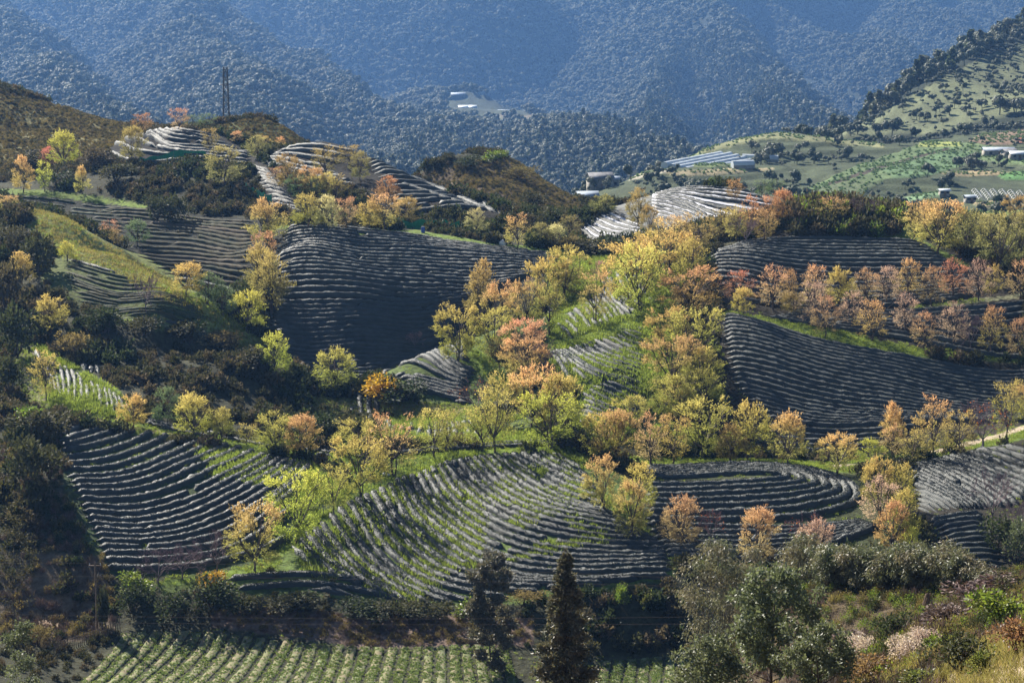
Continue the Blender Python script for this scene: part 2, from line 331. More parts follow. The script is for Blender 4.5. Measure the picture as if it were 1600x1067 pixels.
# far mountains: crests falling off to both sides
def far_y(Y): return Y*(1+.8*np.clip((Y-1200)/800, 0, 1))
RID = [  # ([(u,v,Y)...], side slope, rounding)
 ([(-700,-330,3300),(0,-300,3000),(700,-290,2900),(1300,-300,3100),(2400,-330,3600)], .78, 15),
 ([(560,-260,2850),(480,-120,2700),(760,-60,2500)], .7, 15),
 ([(100,-200,2700),(200,-60,2400),(290,0,2150),(420,60,1960),(520,120,1850),(600,182,1740),(650,235,1620)], .85, 8),
 ([(-200,-120,2500),(-60,-20,2100),(60,90,1800),(120,150,1600),(200,230,1400)], .85, 8),
 ([(-300,40,1700),(-120,110,1450),(0,190,1250)], .7, 8),
 ([(300,20,2080),(330,90,1800),(390,170,1560)], .6, 10),
 ([(1000,-220,2800),(1060,-30,2400),(1130,55,2120),(1195,112,1930),(1245,160,1780),(1292,208,1640)], .85, 8),
 ([(1060,10,2350),(1030,110,2050),(1010,190,1800),(1000,250,1560)], .75, 8),
 ([(1160,-120,2800),(1200,10,2550),(1290,38,2400),(1380,42,2300),(1430,85,2150),(1450,130,2000)], .85, 8),
 ([(1330,-160,3000),(1400,-20,2750),(1480,30,2500),(1560,85,2250),(1600,140,2050)], .85, 8),
 ([(1500,-140,3000),(1580,-10,2700),(1700,40,2500)], .85, 8),
 ([(1270,226,1075),(1330,200,1100),(1400,163,1140),(1470,122,1190),(1540,84,1240),(1600,50,1290),(1720,-10,1380),(2000,-120,1560)], (.85, .15), 6),
 ([(640,150,2100),(700,160,1930),(760,178,1800),(830,190,1720),(900,205,1600),(960,232,1480),(1000,262,1380)], .4, 22),
 ([(690,200,1680),(640,240,1500),(600,280,1350)], .4, 15),
]
far = (YG > 1000)
xf, yf = XG[far], YG[far]
zf = np.maximum(ZG[far], -112); wob = 0; zf = np.where(yf > 1250, -112.-140*np.clip((yf-1250)/1300, 0, 1), zf)
wx = 45*fbm(xf/260, yf/260, 4, 2); wy = 45*fbm(xf/260, yf/260, 4, 5)
acc = np.full(len(xf), -400.)
for pts, sl_, rr in RID:
    P = np.array([pt(q[0], q[1], float(far_y(q[2]))) for q in pts]); rr = rr*1.5; best = np.full(len(xf), -400.)
    for a, b in zip(P[:-1], P[1:]):
        d = b[:2]-a[:2]; t = np.clip(((xf+wx-a[0])*d[0]+(yf+wy-a[1])*d[1])/(d@d), 0, 1)
        dist = np.hypot(xf+wx-a[0]-t*d[0], yf+wy-a[1]-t*d[1]); 
        if isinstance(sl_, tuple): side = d[0]*(yf+wy*.3-a[1])-d[1]*(xf+wx*.3-a[0]); dist = np.hypot(xf+wx*.3-a[0]-t*d[0], yf+wy*.3-a[1]-t*d[1]); s2 = np.where(side > 0, sl_[0], sl_[1])
        else: s2 = sl_
        zz = a[2]+t*(b[2]-a[2])-s2*(np.sqrt(dist**2+rr**2)-rr)
        best = np.maximum(best, zz)
    acc = np.maximum(acc, best)
h = np.abs(acc-zf); blend = np.maximum(acc, zf)+np.clip(12-h, 0, 12)**2/48
blend += (26*fbm(xf/150, yf/150, 4, 1)+30*(1-2*np.abs(fbm(xf/200+.3*yf/200, yf/420, 4, 6)))-18)*np.clip((yf-1150)/2400, .0, 1)
wgt = np.clip((yf-1000)/80, 0, 1)
ZG[far] = ZG[far]*(1-wgt)+blend*wgt
# relief
near = YG < 1060
rough = .25*fbm(XG/9, YG/9, 4, 3)*np.where((YG > 240) & (YG < 485), .07, 1)
rough += np.where(YG > 480, .8*fbm(XG/14, YG/14, 4, 4), 0)
ZG += np.where(near, rough, 0)
def H(x, y):
    x = np.atleast_1d(np.asarray(x, float)); y = np.atleast_1d(np.asarray(y, float))
    return bil(ZG, KS, YS, x/y, y)
def hit(u, v, ymin=180., expect=None, ymax=620.):
    """first ground point seen through picture point (u, v) beyond ymin"""
    k, s = uvdir(u, v); k = float(k); s = float(s)
    g = np.clip((k-KS[0])/(KS[1]-KS[0]), 0, NK-1.001); j = int(g); fk = g-j
    col = ZG[:, j]*(1-fk)+ZG[:, j+1]*fk; d = CZ+s*YS-col
    ok = np.where((d[:-1] > 0) & (d[1:] <= 0) & (YS[1:] > ymin) & (YS[1:] < ymax))[0]
    if len(ok) == 0:
        c = np.where((YS > ymin) & (YS < ymax))[0]; i = c[np.argmin(d[c])]; Y = YS[i]
    else:
        if expect is None: i = ok[0]
        else: i = ok[np.argmin(np.abs(YS[ok]-expect))]
        t = d[i]/(d[i]-d[i+1]); Y = YS[i]+t*(YS[i+1]-YS[i])
    return np.array([k*Y, Y, H(k*Y, Y)[0]])
# ---------------------------------------------------------------- land cover
def inpoly(u, v, P):
    r = np.zeros(u.shape, bool); n = len(P)
    for i in range(n):
        x1, y1 = P[i]; x2, y2 = P[(i+1) % n]
        c = ((y1 > v) != (y2 > v)) & (u < (x2-x1)*(v-y1)/(y2-y1+1e-9)+x1); r ^= c
    return r
DU, DV = to_uv(XG, YG, ZG)
ju = DU+6*fbm(XG/6, YG/6, 3, 6)*np.clip(300/YG, .3, 1); jv = DV+4*fbm(XG/6, YG/6, 3, 2)*np.clip(300/YG, .3, 1)
SOIL, TEAG, GRASS, DRY, DIRT, SCRUB, BROWN, FOREST, FIELD, PALE = [(.035, .03, .022), (.09, .12, .035), (.13, .18, .035), (.16, .145, .06), (.36, .29, .21), (.045, .045, .025), (.11, .08, .05), (.022, .03, .018), (.1, .14, .055), (.22, .19, .11)]
CG = np.zeros(KG.shape+(3,)); CG[:] = SCRUB
CG[YG > 1040] = FOREST; CG[YG < 170] = BROWN; CG[(YG > 590) & (YG <= 1040)] = (.07, .085, .045)
CLS = np.zeros(KG.shape, int)          # 1 grass 2 scrub 3 dry hill 4 tea 5 bare
CLS[YG > 170] = 2; CLS[YG < 170] = 6; CLS[YG > 590] = 7; CLS[YG > 1060] = 8
def cover(P, col, ymin, ymax, cls):
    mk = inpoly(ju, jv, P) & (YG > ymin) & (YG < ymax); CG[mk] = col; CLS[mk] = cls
cover([(-300,140),(0,150),(100,168),(200,190),(215,215),(170,240),(130,262),(60,275),(-300,290)], DRY, 470, 640, 3)
cover([(655,275),(740,248),(800,248),(850,275),(935,340),(860,350),(780,335),(700,300)], BROWN, 450, 590, 3)
cover([(330,200),(400,186),(440,195),(485,220),(440,235),(400,240),(350,215)], (.07, .085, .03), 498, 590, 3)
cover([(-50,300),(20,295),(100,300),(190,312),(300,335),(410,345),(400,470),(330,480),(230,420),(150,355),(60,325)], (.02,.022,.015), 380, 470, 4)  # soil darkened to carry the knoll's shadow over the left hollow
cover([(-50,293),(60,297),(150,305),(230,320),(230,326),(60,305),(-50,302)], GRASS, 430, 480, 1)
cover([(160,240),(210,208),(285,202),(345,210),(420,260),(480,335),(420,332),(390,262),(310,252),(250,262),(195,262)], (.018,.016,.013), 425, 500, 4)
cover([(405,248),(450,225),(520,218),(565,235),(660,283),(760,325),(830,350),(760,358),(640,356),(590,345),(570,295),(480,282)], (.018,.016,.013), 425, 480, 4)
cover([(430,352),(650,360),(760,378),(880,390),(980,392),(980,402),(870,404),(740,390),(640,370),(430,358)], GRASS, 395, 425, 1)
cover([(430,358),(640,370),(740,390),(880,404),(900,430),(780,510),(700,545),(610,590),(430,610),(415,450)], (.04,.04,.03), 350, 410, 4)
cover([(895,370),(960,322),(1060,292),(1180,298),(1240,320),(1200,350),(1110,365),(1000,385),(920,382)], (.2,.2,.19), 410, 470, 4)
cover([(1105,400),(1160,378),(1250,350),(1240,368),(1440,372),(1600,440),(1600,565),(1400,545),(1250,525),(1120,490)], SOIL, 340, 392, 4)
cover([(1380,350),(1420,355),(1450,380),(1520,415),(1500,418),(1440,378),(1370,372)], GRASS, 370, 402, 1)
cover([(1240,370),(1240,340),(1300,318),(1400,345),(1395,370)], (.1,.11,.04), 385, 410, 3)
cover([(1120,484),(1250,505),(1400,538),(1500,550),(1620,560),(1620,570),(1500,560),(1380,556),(1250,533),(1120,494)], GRASS, 334, 352, 1)
cover([(1420,480),(1500,472),(1620,455),(1620,462),(1500,479),(1420,487)], (.2,.2,.12), 350, 368, 1)
cover([(1120,494),(1250,533),(1380,556),(1620,575),(1620,665),(1500,690),(1400,708),(1200,712),(1110,700)], SOIL, 300, 346, 4)
cover([(855,400),(990,395),(1040,420),(1060,480),(1060,640),(1040,690),(900,700),(900,620),(850,560),(850,480)], TEAG, 296, 408, 4)
cover([(850,548),(860,535),(940,514),(1030,485),(1030,493),(945,525)], GRASS, 325, 360, 1)
cover([(590,585),(700,535),(860,490),(870,510),(760,540),(790,600),(770,635),(680,630),(620,612)], TEAG, 326, 360, 4)
cover([(700,545),(740,535),(800,580),(810,620),(780,600)], GRASS, 328, 354, 1)
cover([(480,620),(720,632),(800,640),(820,650),(700,655),(480,640)], DRY, 322, 340, 1)
cover([(540,650),(820,650),(900,690),(900,700),(700,706),(540,716)], TEAG, 298, 325, 4)
cover([(50,320),(130,345),(200,385),(270,425),(340,480),(445,565),(400,568),(320,520),(230,480),(100,470),(60,440),(90,400),(40,350)], (.17,.19,.06), 338, 408, 1)
cover([(90,400),(180,430),(300,500),(250,520),(120,480),(60,440)], (.1,.12,.04), 338, 380, 4)
cover([(15,525),(60,540),(190,610),(215,660),(100,648),(30,620)], GRASS, 300, 345, 4)
cover([(25,525),(50,540),(60,600),(80,640),(30,635),(10,590)], (.2,.19,.12), 295, 345, 1)
cover([(30,628),(200,658),(400,692),(540,714),(700,702),(900,697),(1010,715),(1010,724),(900,704),(700,715),(640,745),(560,790),(520,835),(450,880),(400,905),(220,925),(220,912),(380,885),(440,850),(500,800),(545,745),(500,722),(400,706),(200,678),(100,652),(30,640)], GRASS, 246, 322, 1)
cover([(60,638),(200,664),(300,680),(300,686),(200,672),(60,646)], (.22,.18,.1), 290, 322, 1)
cover([(90,668),(200,682),(400,712),(500,730),(540,770),(470,840),(400,880),(250,905),(150,890),(100,760)], (.05,.07,.028), 247, 300, 4)
cover([(700,712),(900,706),(1000,760),(1060,880),(1050,905),(800,945),(640,950),(560,910),(430,905),(440,870),(520,830),(560,790),(640,745)], (.1,.14,.035), 246, 300, 4)
cover([(900,790),(960,795),(1050,850),(1150,872),(1250,900),(1250,912),(1120,885),(1020,870),(950,845)], GRASS, 255, 285, 1)
cover([(1000,728),(1200,722),(1290,728),(1350,745),(1400,790),(1390,850),(1300,880),(1150,880),(1040,860),(980,800)], (.06,.07,.03), 252, 302, 4)
cover([(1000,712),(1150,716),(1300,722),(1420,712),(1620,660),(1620,680),(1420,724),(1330,740),(1250,728),(1000,730)], GRASS, 294, 322, 1)
cover([(1300,726),(1410,716),(1500,694),(1620,660),(1620,667),(1500,701),(1410,722),(1300,731)], DIRT, 294, 322, 5)
cover([(1420,726),(1620,684),(1620,900),(1480,892),(1420,790)], SOIL, 256, 312, 4)
cover([(200,925),(400,905),(600,915),(660,955),(500,930),(350,932)], TEAG, 243, 257, 4)
cover([(100,1100),(190,985),(330,980),(430,988),(560,1008),(800,1008),(820,1022),(950,1026),(1090,1014),(1090,1100)], (.06,.06,.035), 180, 256, 5)
cover([(330,980),(430,990),(560,1010),(830,1010),(830,965),(700,962),(600,968),(430,950),(330,955)], (.2,.14,.11), 240, 256, 6)
cover([(0,860),(160,870),(180,985),(80,1010),(0,1000)], (.11,.085,.06), 225, 262, 6)
cover([(1480,1067),(1500,1020),(1620,980),(1620,1100),(1480,1100)], (.36,.28,.2), 20, 110, 5)
# far farmland
cover([(1250,300),(1330,262),(1450,220),(1530,224),(1620,245),(1620,258),(1540,250),(1480,255),(1440,270),(1380,282),(1300,292)], (.13,.18,.08), 700, 1040, 9)
cover([(1380,266),(1480,235),(1540,238),(1500,260),(1450,274),(1400,278)], (.12,.19,.09), 700, 1040, 9)
cover([(1440,222),(1500,222),(1500,229),(1430,230)], (.3,.33,.1), 800, 1040, 9)
cover([(1290,287),(1380,258),(1484,230),(1484,233),(1385,262),(1296,291)], (.07,.055,.04), 700, 1040, 9)
cover([(1230,305),(1320,283),(1380,283),(1330,312),(1260,316)], (.13,.16,.08), 700, 900, 9)
cover([(1390,312),(1470,299),(1480,302),(1410,318)], (.2,.3,.16), 700, 900, 9)
cover([(1340,318),(1380,316),(1375,330),(1340,328)], (.17,.28,.16), 700, 900, 9)
cover([(1500,330),(1600,328),(1570,338),(1500,337)], (.16,.22,.06), 650, 900, 9)
cover([(1470,348),(1600,346),(1600,360),(1470,358)], (.25,.22,.2), 600, 800, 9)
cover([(1520,316),(1620,306),(1620,322),(1530,322)], (.32,.25,.14), 650, 900, 9)
cover([(1480,268),(1540,266),(1590,270),(1520,275),(1470,272)], (.33,.26,.15), 700, 1000, 9)
cover([(1560,272),(1620,262),(1620,280),(1570,280)], (.12,.25,.08), 700, 1000, 9)
cover([(1530,210),(1620,200),(1620,220),(1560,226),(1510,222)], (.2,.14,.1), 850, 1060, 9)
cover([(1590,212),(1620,205),(1620,222),(1590,222)], (.25,.1,.07), 850, 1060, 9)
cover([(1050,250),(1090,240),(1130,240),(1200,250),(1100,262)], (.16,.2,.08), 800, 1040, 9)
cover([(1090,234),(1150,218),(1210,206),(1290,214),(1380,226),(1380,231),(1290,222),(1210,215),(1150,226),(1090,241)], (.22,.22,.11), 800, 1060, 9)
cover([(985,275),(1050,262),(1040,270),(985,282)], (.35,.32,.25), 700, 1000, 9)
cover([(1040,268),(1140,262),(1210,262),(1210,266),(1140,270),(1060,276)], (.3,.25,.15), 700, 1000, 9)
cover([(1300,216),(1380,176),(1450,134),(1530,92),(1620,60),(1620,170),(1560,180),(1480,205),(1340,218)], (.15,.165,.09), 1040, 1700, 10)
cover([(690,186),(698,150),(745,146),(800,156),(835,186),(760,192)], (.06,.07,.04), 2600, 3500, 11)
cover([(700,185),(760,178),(800,178),(820,184),(800,190),(715,190)], (.11,.13,.055), 2600, 3500, 9)
cover([(650,186),(700,178),(708,181),(665,190),(700,194),(650,192)], (.36,.32,.25), 2600, 3500, 9)
cover([(770,180),(850,180),(880,192),(820,198)], (.17,.14,.1), 2600, 3500, 9)
# terraces worked into far farmland, then the ground meshes
tm = (YG > 640) & (YG < 1060) & (DU > 1040) & (CLS != 9)
st = 1.7; zt = np.floor(ZG/st)*st+st*np.clip((ZG/st-np.floor(ZG/st)-.7)/.3, 0, 1)
ZG[tm] = ZG[tm]*.15+zt[tm]*.85
tone = 1+.45*fbm(XG/5, YG/5, 4, 5)+.25*fbm(XG/30, YG/30, 3, 1)
CG *= np.clip(tone, .5, 1.6)[..., None]
def ground_mat():
    m, n, out = newmat('ground'); p = N(n, 'ShaderNodeBsdfPrincipled', Roughness=.95); p.inputs['Specular IOR Level'].default_value = .15
    at = N(n, 'ShaderNodeAttribute', _attribute_name='cover'); tc = N(n, 'ShaderNodeTexCoord')
    nz = N(n, 'ShaderNodeTexNoise', Scale=1.3, Detail=8.0, Roughness=.65); n.links.new(tc.outputs['Object'], nz.inputs[0])
    c = mix(n, (.45, .42, .4), (1.5, 1.55, 1.5), ramp(n, nz.outputs[0], .3, .7)); c = mix(n, at.outputs['Color'], c, 1.0, 'MULTIPLY')
    n.links.new(c, p.inputs['Base Color'])
    b = N(n, 'ShaderNodeBump', Strength=.8, Distance=.35); n.links.new(nz.outputs[0], b.inputs['Height']); n.links.new(b.outputs[0], p.inputs['Normal'])
    n.links.new(p.outputs[0], out.inputs[0]); return m
M['ground'] = ground_mat()
def ground_piece(name, i0, i1):
    nr = i1-i0; V = np.stack([XG[i0:i1], YG[i0:i1], ZG[i0:i1]], -1).reshape(-1, 3)
    a = (np.arange(nr-1)[:, None]*NK+np.arange(NK-1)[None]).ravel()
    me = mesh(name, V, np.stack([a, a+1, a+NK+1, a+NK], 1), smooth=True)
    at = me.color_attributes.new('cover', 'FLOAT_COLOR', 'POINT')
    cc = np.ones((len(V), 4), np.float32); cc[:, :3] = CG[i0:i1].reshape(-1, 3); at.data.foreach_set('color', cc.ravel())
    o = link(name, me, M['ground']); tag(o, kind='structure'); return o
i1 = int(np.searchsorted(YS, 560)); i2 = int(np.searchsorted(YS, 1060))
ground_piece('ground', 0, i1+1); ground_piece('valley_terrain', i1, i2+1); ground_piece('mountains', i2, NY)
# ---------------------------------------------------------------- scatter
def scatter(name, P, scl, protos, label, group=None, rot=None, tilt=.12, seed=1, kind='stuff', cat='undergrowth'):
    """many small plants nobody could count, one object; protos are meshes"""
    r = np.random.default_rng(seed); P = np.asarray(P, np.float32).reshape(-1, 3)
    me = mesh(name, P); o = link(name, me)
    for nm, arr in (('scl', np.broadcast_to(scl, (len(P),)).astype(np.float32)), ('pick', r.integers(0, len(protos), len(P)).astype(np.int32))):
        a = me.attributes.new(nm, 'INT' if nm == 'pick' else 'FLOAT', 'POINT'); a.data.foreach_set('value', arr)
    a = me.attributes.new('rot', 'FLOAT_VECTOR', 'POINT')
    e = np.stack([r.normal(0, tilt, len(P)), r.normal(0, tilt, len(P)), r.random(len(P))*6.283], 1).astype(np.float32); a.data.foreach_set('vector', e.ravel())
    c = bpy.data.collections.new(name+'_source')
    for i, pm in enumerate(protos):
        c.objects.link(bpy.data.objects.new('%s_source_%d' % (name, i), pm))
    g = bpy.data.node_groups.new(name, 'GeometryNodeTree')
    g.interface.new_socket('Geometry', in_out='INPUT', socket_type='NodeSocketGeometry'); g.interface.new_socket('Geometry', in_out='OUTPUT', socket_type='NodeSocketGeometry')
    gi = g.nodes.new('NodeGroupInput'); go = g.nodes.new('NodeGroupOutput')
    m2p = g.nodes.new('GeometryNodeMeshToPoints'); ip = g.nodes.new('GeometryNodeInstanceOnPoints')
    ci = g.nodes.new('GeometryNodeCollectionInfo'); ci.inputs['Collection'].default_value = c; ci.inputs['Separate Children'].default_value = True; ci.inputs['Reset Children'].default_value = True
    ip.inputs['Pick Instance'].default_value = True
    def na(nm, ty, k):
        x = g.nodes.new('GeometryNodeInputNamedAttribute'); x.data_type = ty; x.inputs['Name'].default_value = nm; return x.outputs[0]
    L = g.links.new
    L(gi.outputs[0], m2p.inputs[0]); L(m2p.outputs[0], ip.inputs['Points']); L(ci.outputs[0], ip.inputs['Instance'])
    L(na('pick', 'INT', 0), ip.inputs['Instance Index']); L(na('scl', 'FLOAT', 0), ip.inputs['Scale'])
    er = g.nodes.new('FunctionNodeEulerToRotation'); L(na('rot', 'FLOAT_VECTOR', 0), er.inputs[0]); L(er.outputs[0], ip.inputs['Rotation'])
    L(ip.outputs[0], go.inputs[0])
    md = o.modifiers.new('scatter', 'NODES'); md.node_group = g
    tag(o, label, cat, group, kind); return o
def clump(seed, n, L, W, shape='dome', mat=None, hgt=1., wid=1., up=.5, core=0.35):
    """leafy clump about one metre across"""
    r = np.random.default_rng(seed); th = r.random(n)*6.283; ph = np.arccos(1-r.random(n)*1.0)
    rad = (core+(1-core)*r.random(n)**.5)
    lump = 1+.35*np.sin(th*3+seed)*np.sin(ph*4+seed*2)
    D = np.stack([np.cos(th)*np.sin(ph), np.sin(th)*np.sin(ph), np.cos(ph)], 1)
    P = D*(rad*lump)[:, None]*np.array([wid/2, wid/2, hgt])
    if shape == 'cone': P[:, :2] *= (1.05-P[:, 2:3]/hgt)
    if shape == 'ball': P[:, 2] = P[:, 2]*.6+hgt*.35*(.4+rad*.5)
    b = MB(); dd = D+r.normal(0, .55, (n, 3)); dd[:, 2] += up
    b.leaves(P-dd*L*.3, dd, L*(.6+.8*r.random(n)), W*(.6+.8*r.random(n)), r)
    me = b.me('clump')
    if mat: me.materials.append(mat)
    return me
def blades(seed, n, hgt, spread, w, mat):
    r = np.random.default_rng(seed); P = np.stack([r.normal(0, spread, n), r.normal(0, spread, n), np.full(n, -.03)], 1)
    D = r.normal(0, .35, (n, 3)); D[:, 2] = 1; b = MB(); b.leaves(P, D, hgt*(.6+.6*r.random(n)), w, r); me = b.me('tuft'); me.materials.append(mat); return me
def pick_cells(clsset, dens, ymin, ymax, extra=None, seed=3, vis=True):
    """random ground points (uniform over area) in cover classes; dens per square metre"""
    r = np.random.default_rng(seed)
    i0, i1_ = np.searchsorted(YS, ymin), min(np.searchsorted(YS, ymax), NY-1)
    dy = (YS[i0+1:i1_+1]-YS[i0:i1_]); area = dy[:, None]*(KS[1]-KS[0])*YS[i0:i1_, None]*np.ones((1, NK-1))
    mk = np.isin(CLS[i0:i1_, :-1], clsset)
    if vis: mk &= (np.abs(KS[:-1])[None] < .262)
    if extra is not None: mk = mk & extra[i0:i1_, :-1]
    lam = area*dens*mk; n = r.poisson(lam); ii, jj = np.nonzero(n); rep = n[ii, jj]; ii = np.repeat(ii, rep); jj = np.repeat(jj, rep)
    y = YS[i0+ii]+r.random(len(ii))*dy[ii]; x = (KS[jj]+r.random(len(ii))*(KS[1]-KS[0]))*y
    return np.stack([x, y, H(x, y)], 1)
# ---------------------------------------------------------------- tea rows
ONES = 'zero one two three four five six seven eight nine ten eleven twelve thirteen fourteen fifteen sixteen seventeen eighteen nineteen'.split()
ORD = {1:'first',2:'second',3:'third',5:'fifth',8:'eighth',9:'ninth',12:'twelfth'}
def ordinal(n):
    if n in ORD: return ORD[n]
    if n < 20: return ONES[n]+'th'
    t = {2:'twent',3:'thirt',4:'fort',5:'fift'}[n//10]; r = n % 10
    return t+'ieth' if r == 0 else t+'y-'+ordinal(r)
def resample(P, step):
    P = np.asarray(P, float); d = np.r_[0, np.cumsum(np.hypot(*np.diff(P[:, :2], axis=0).T))]; n = max(3, int(d[-1]/step)+1); s = np.linspace(0, d[-1], n)
    # smooth the corners with a small moving average after linear resampling
    Q = np.stack([np.interp(s, d, P[:, i]) for i in range(P.shape[1])], 1)
    k = min(max(1, int(3.0/step)), (n-1)//3)
    if k > 1:
        for _ in range(2):
            Z = Q.copy()
            for i in range(1, n-1):
                h_ = min(i, n-1-i, k); Z[i] = Q[i-h_:i+h_+1].mean(0)
            Q = Z
    return Q
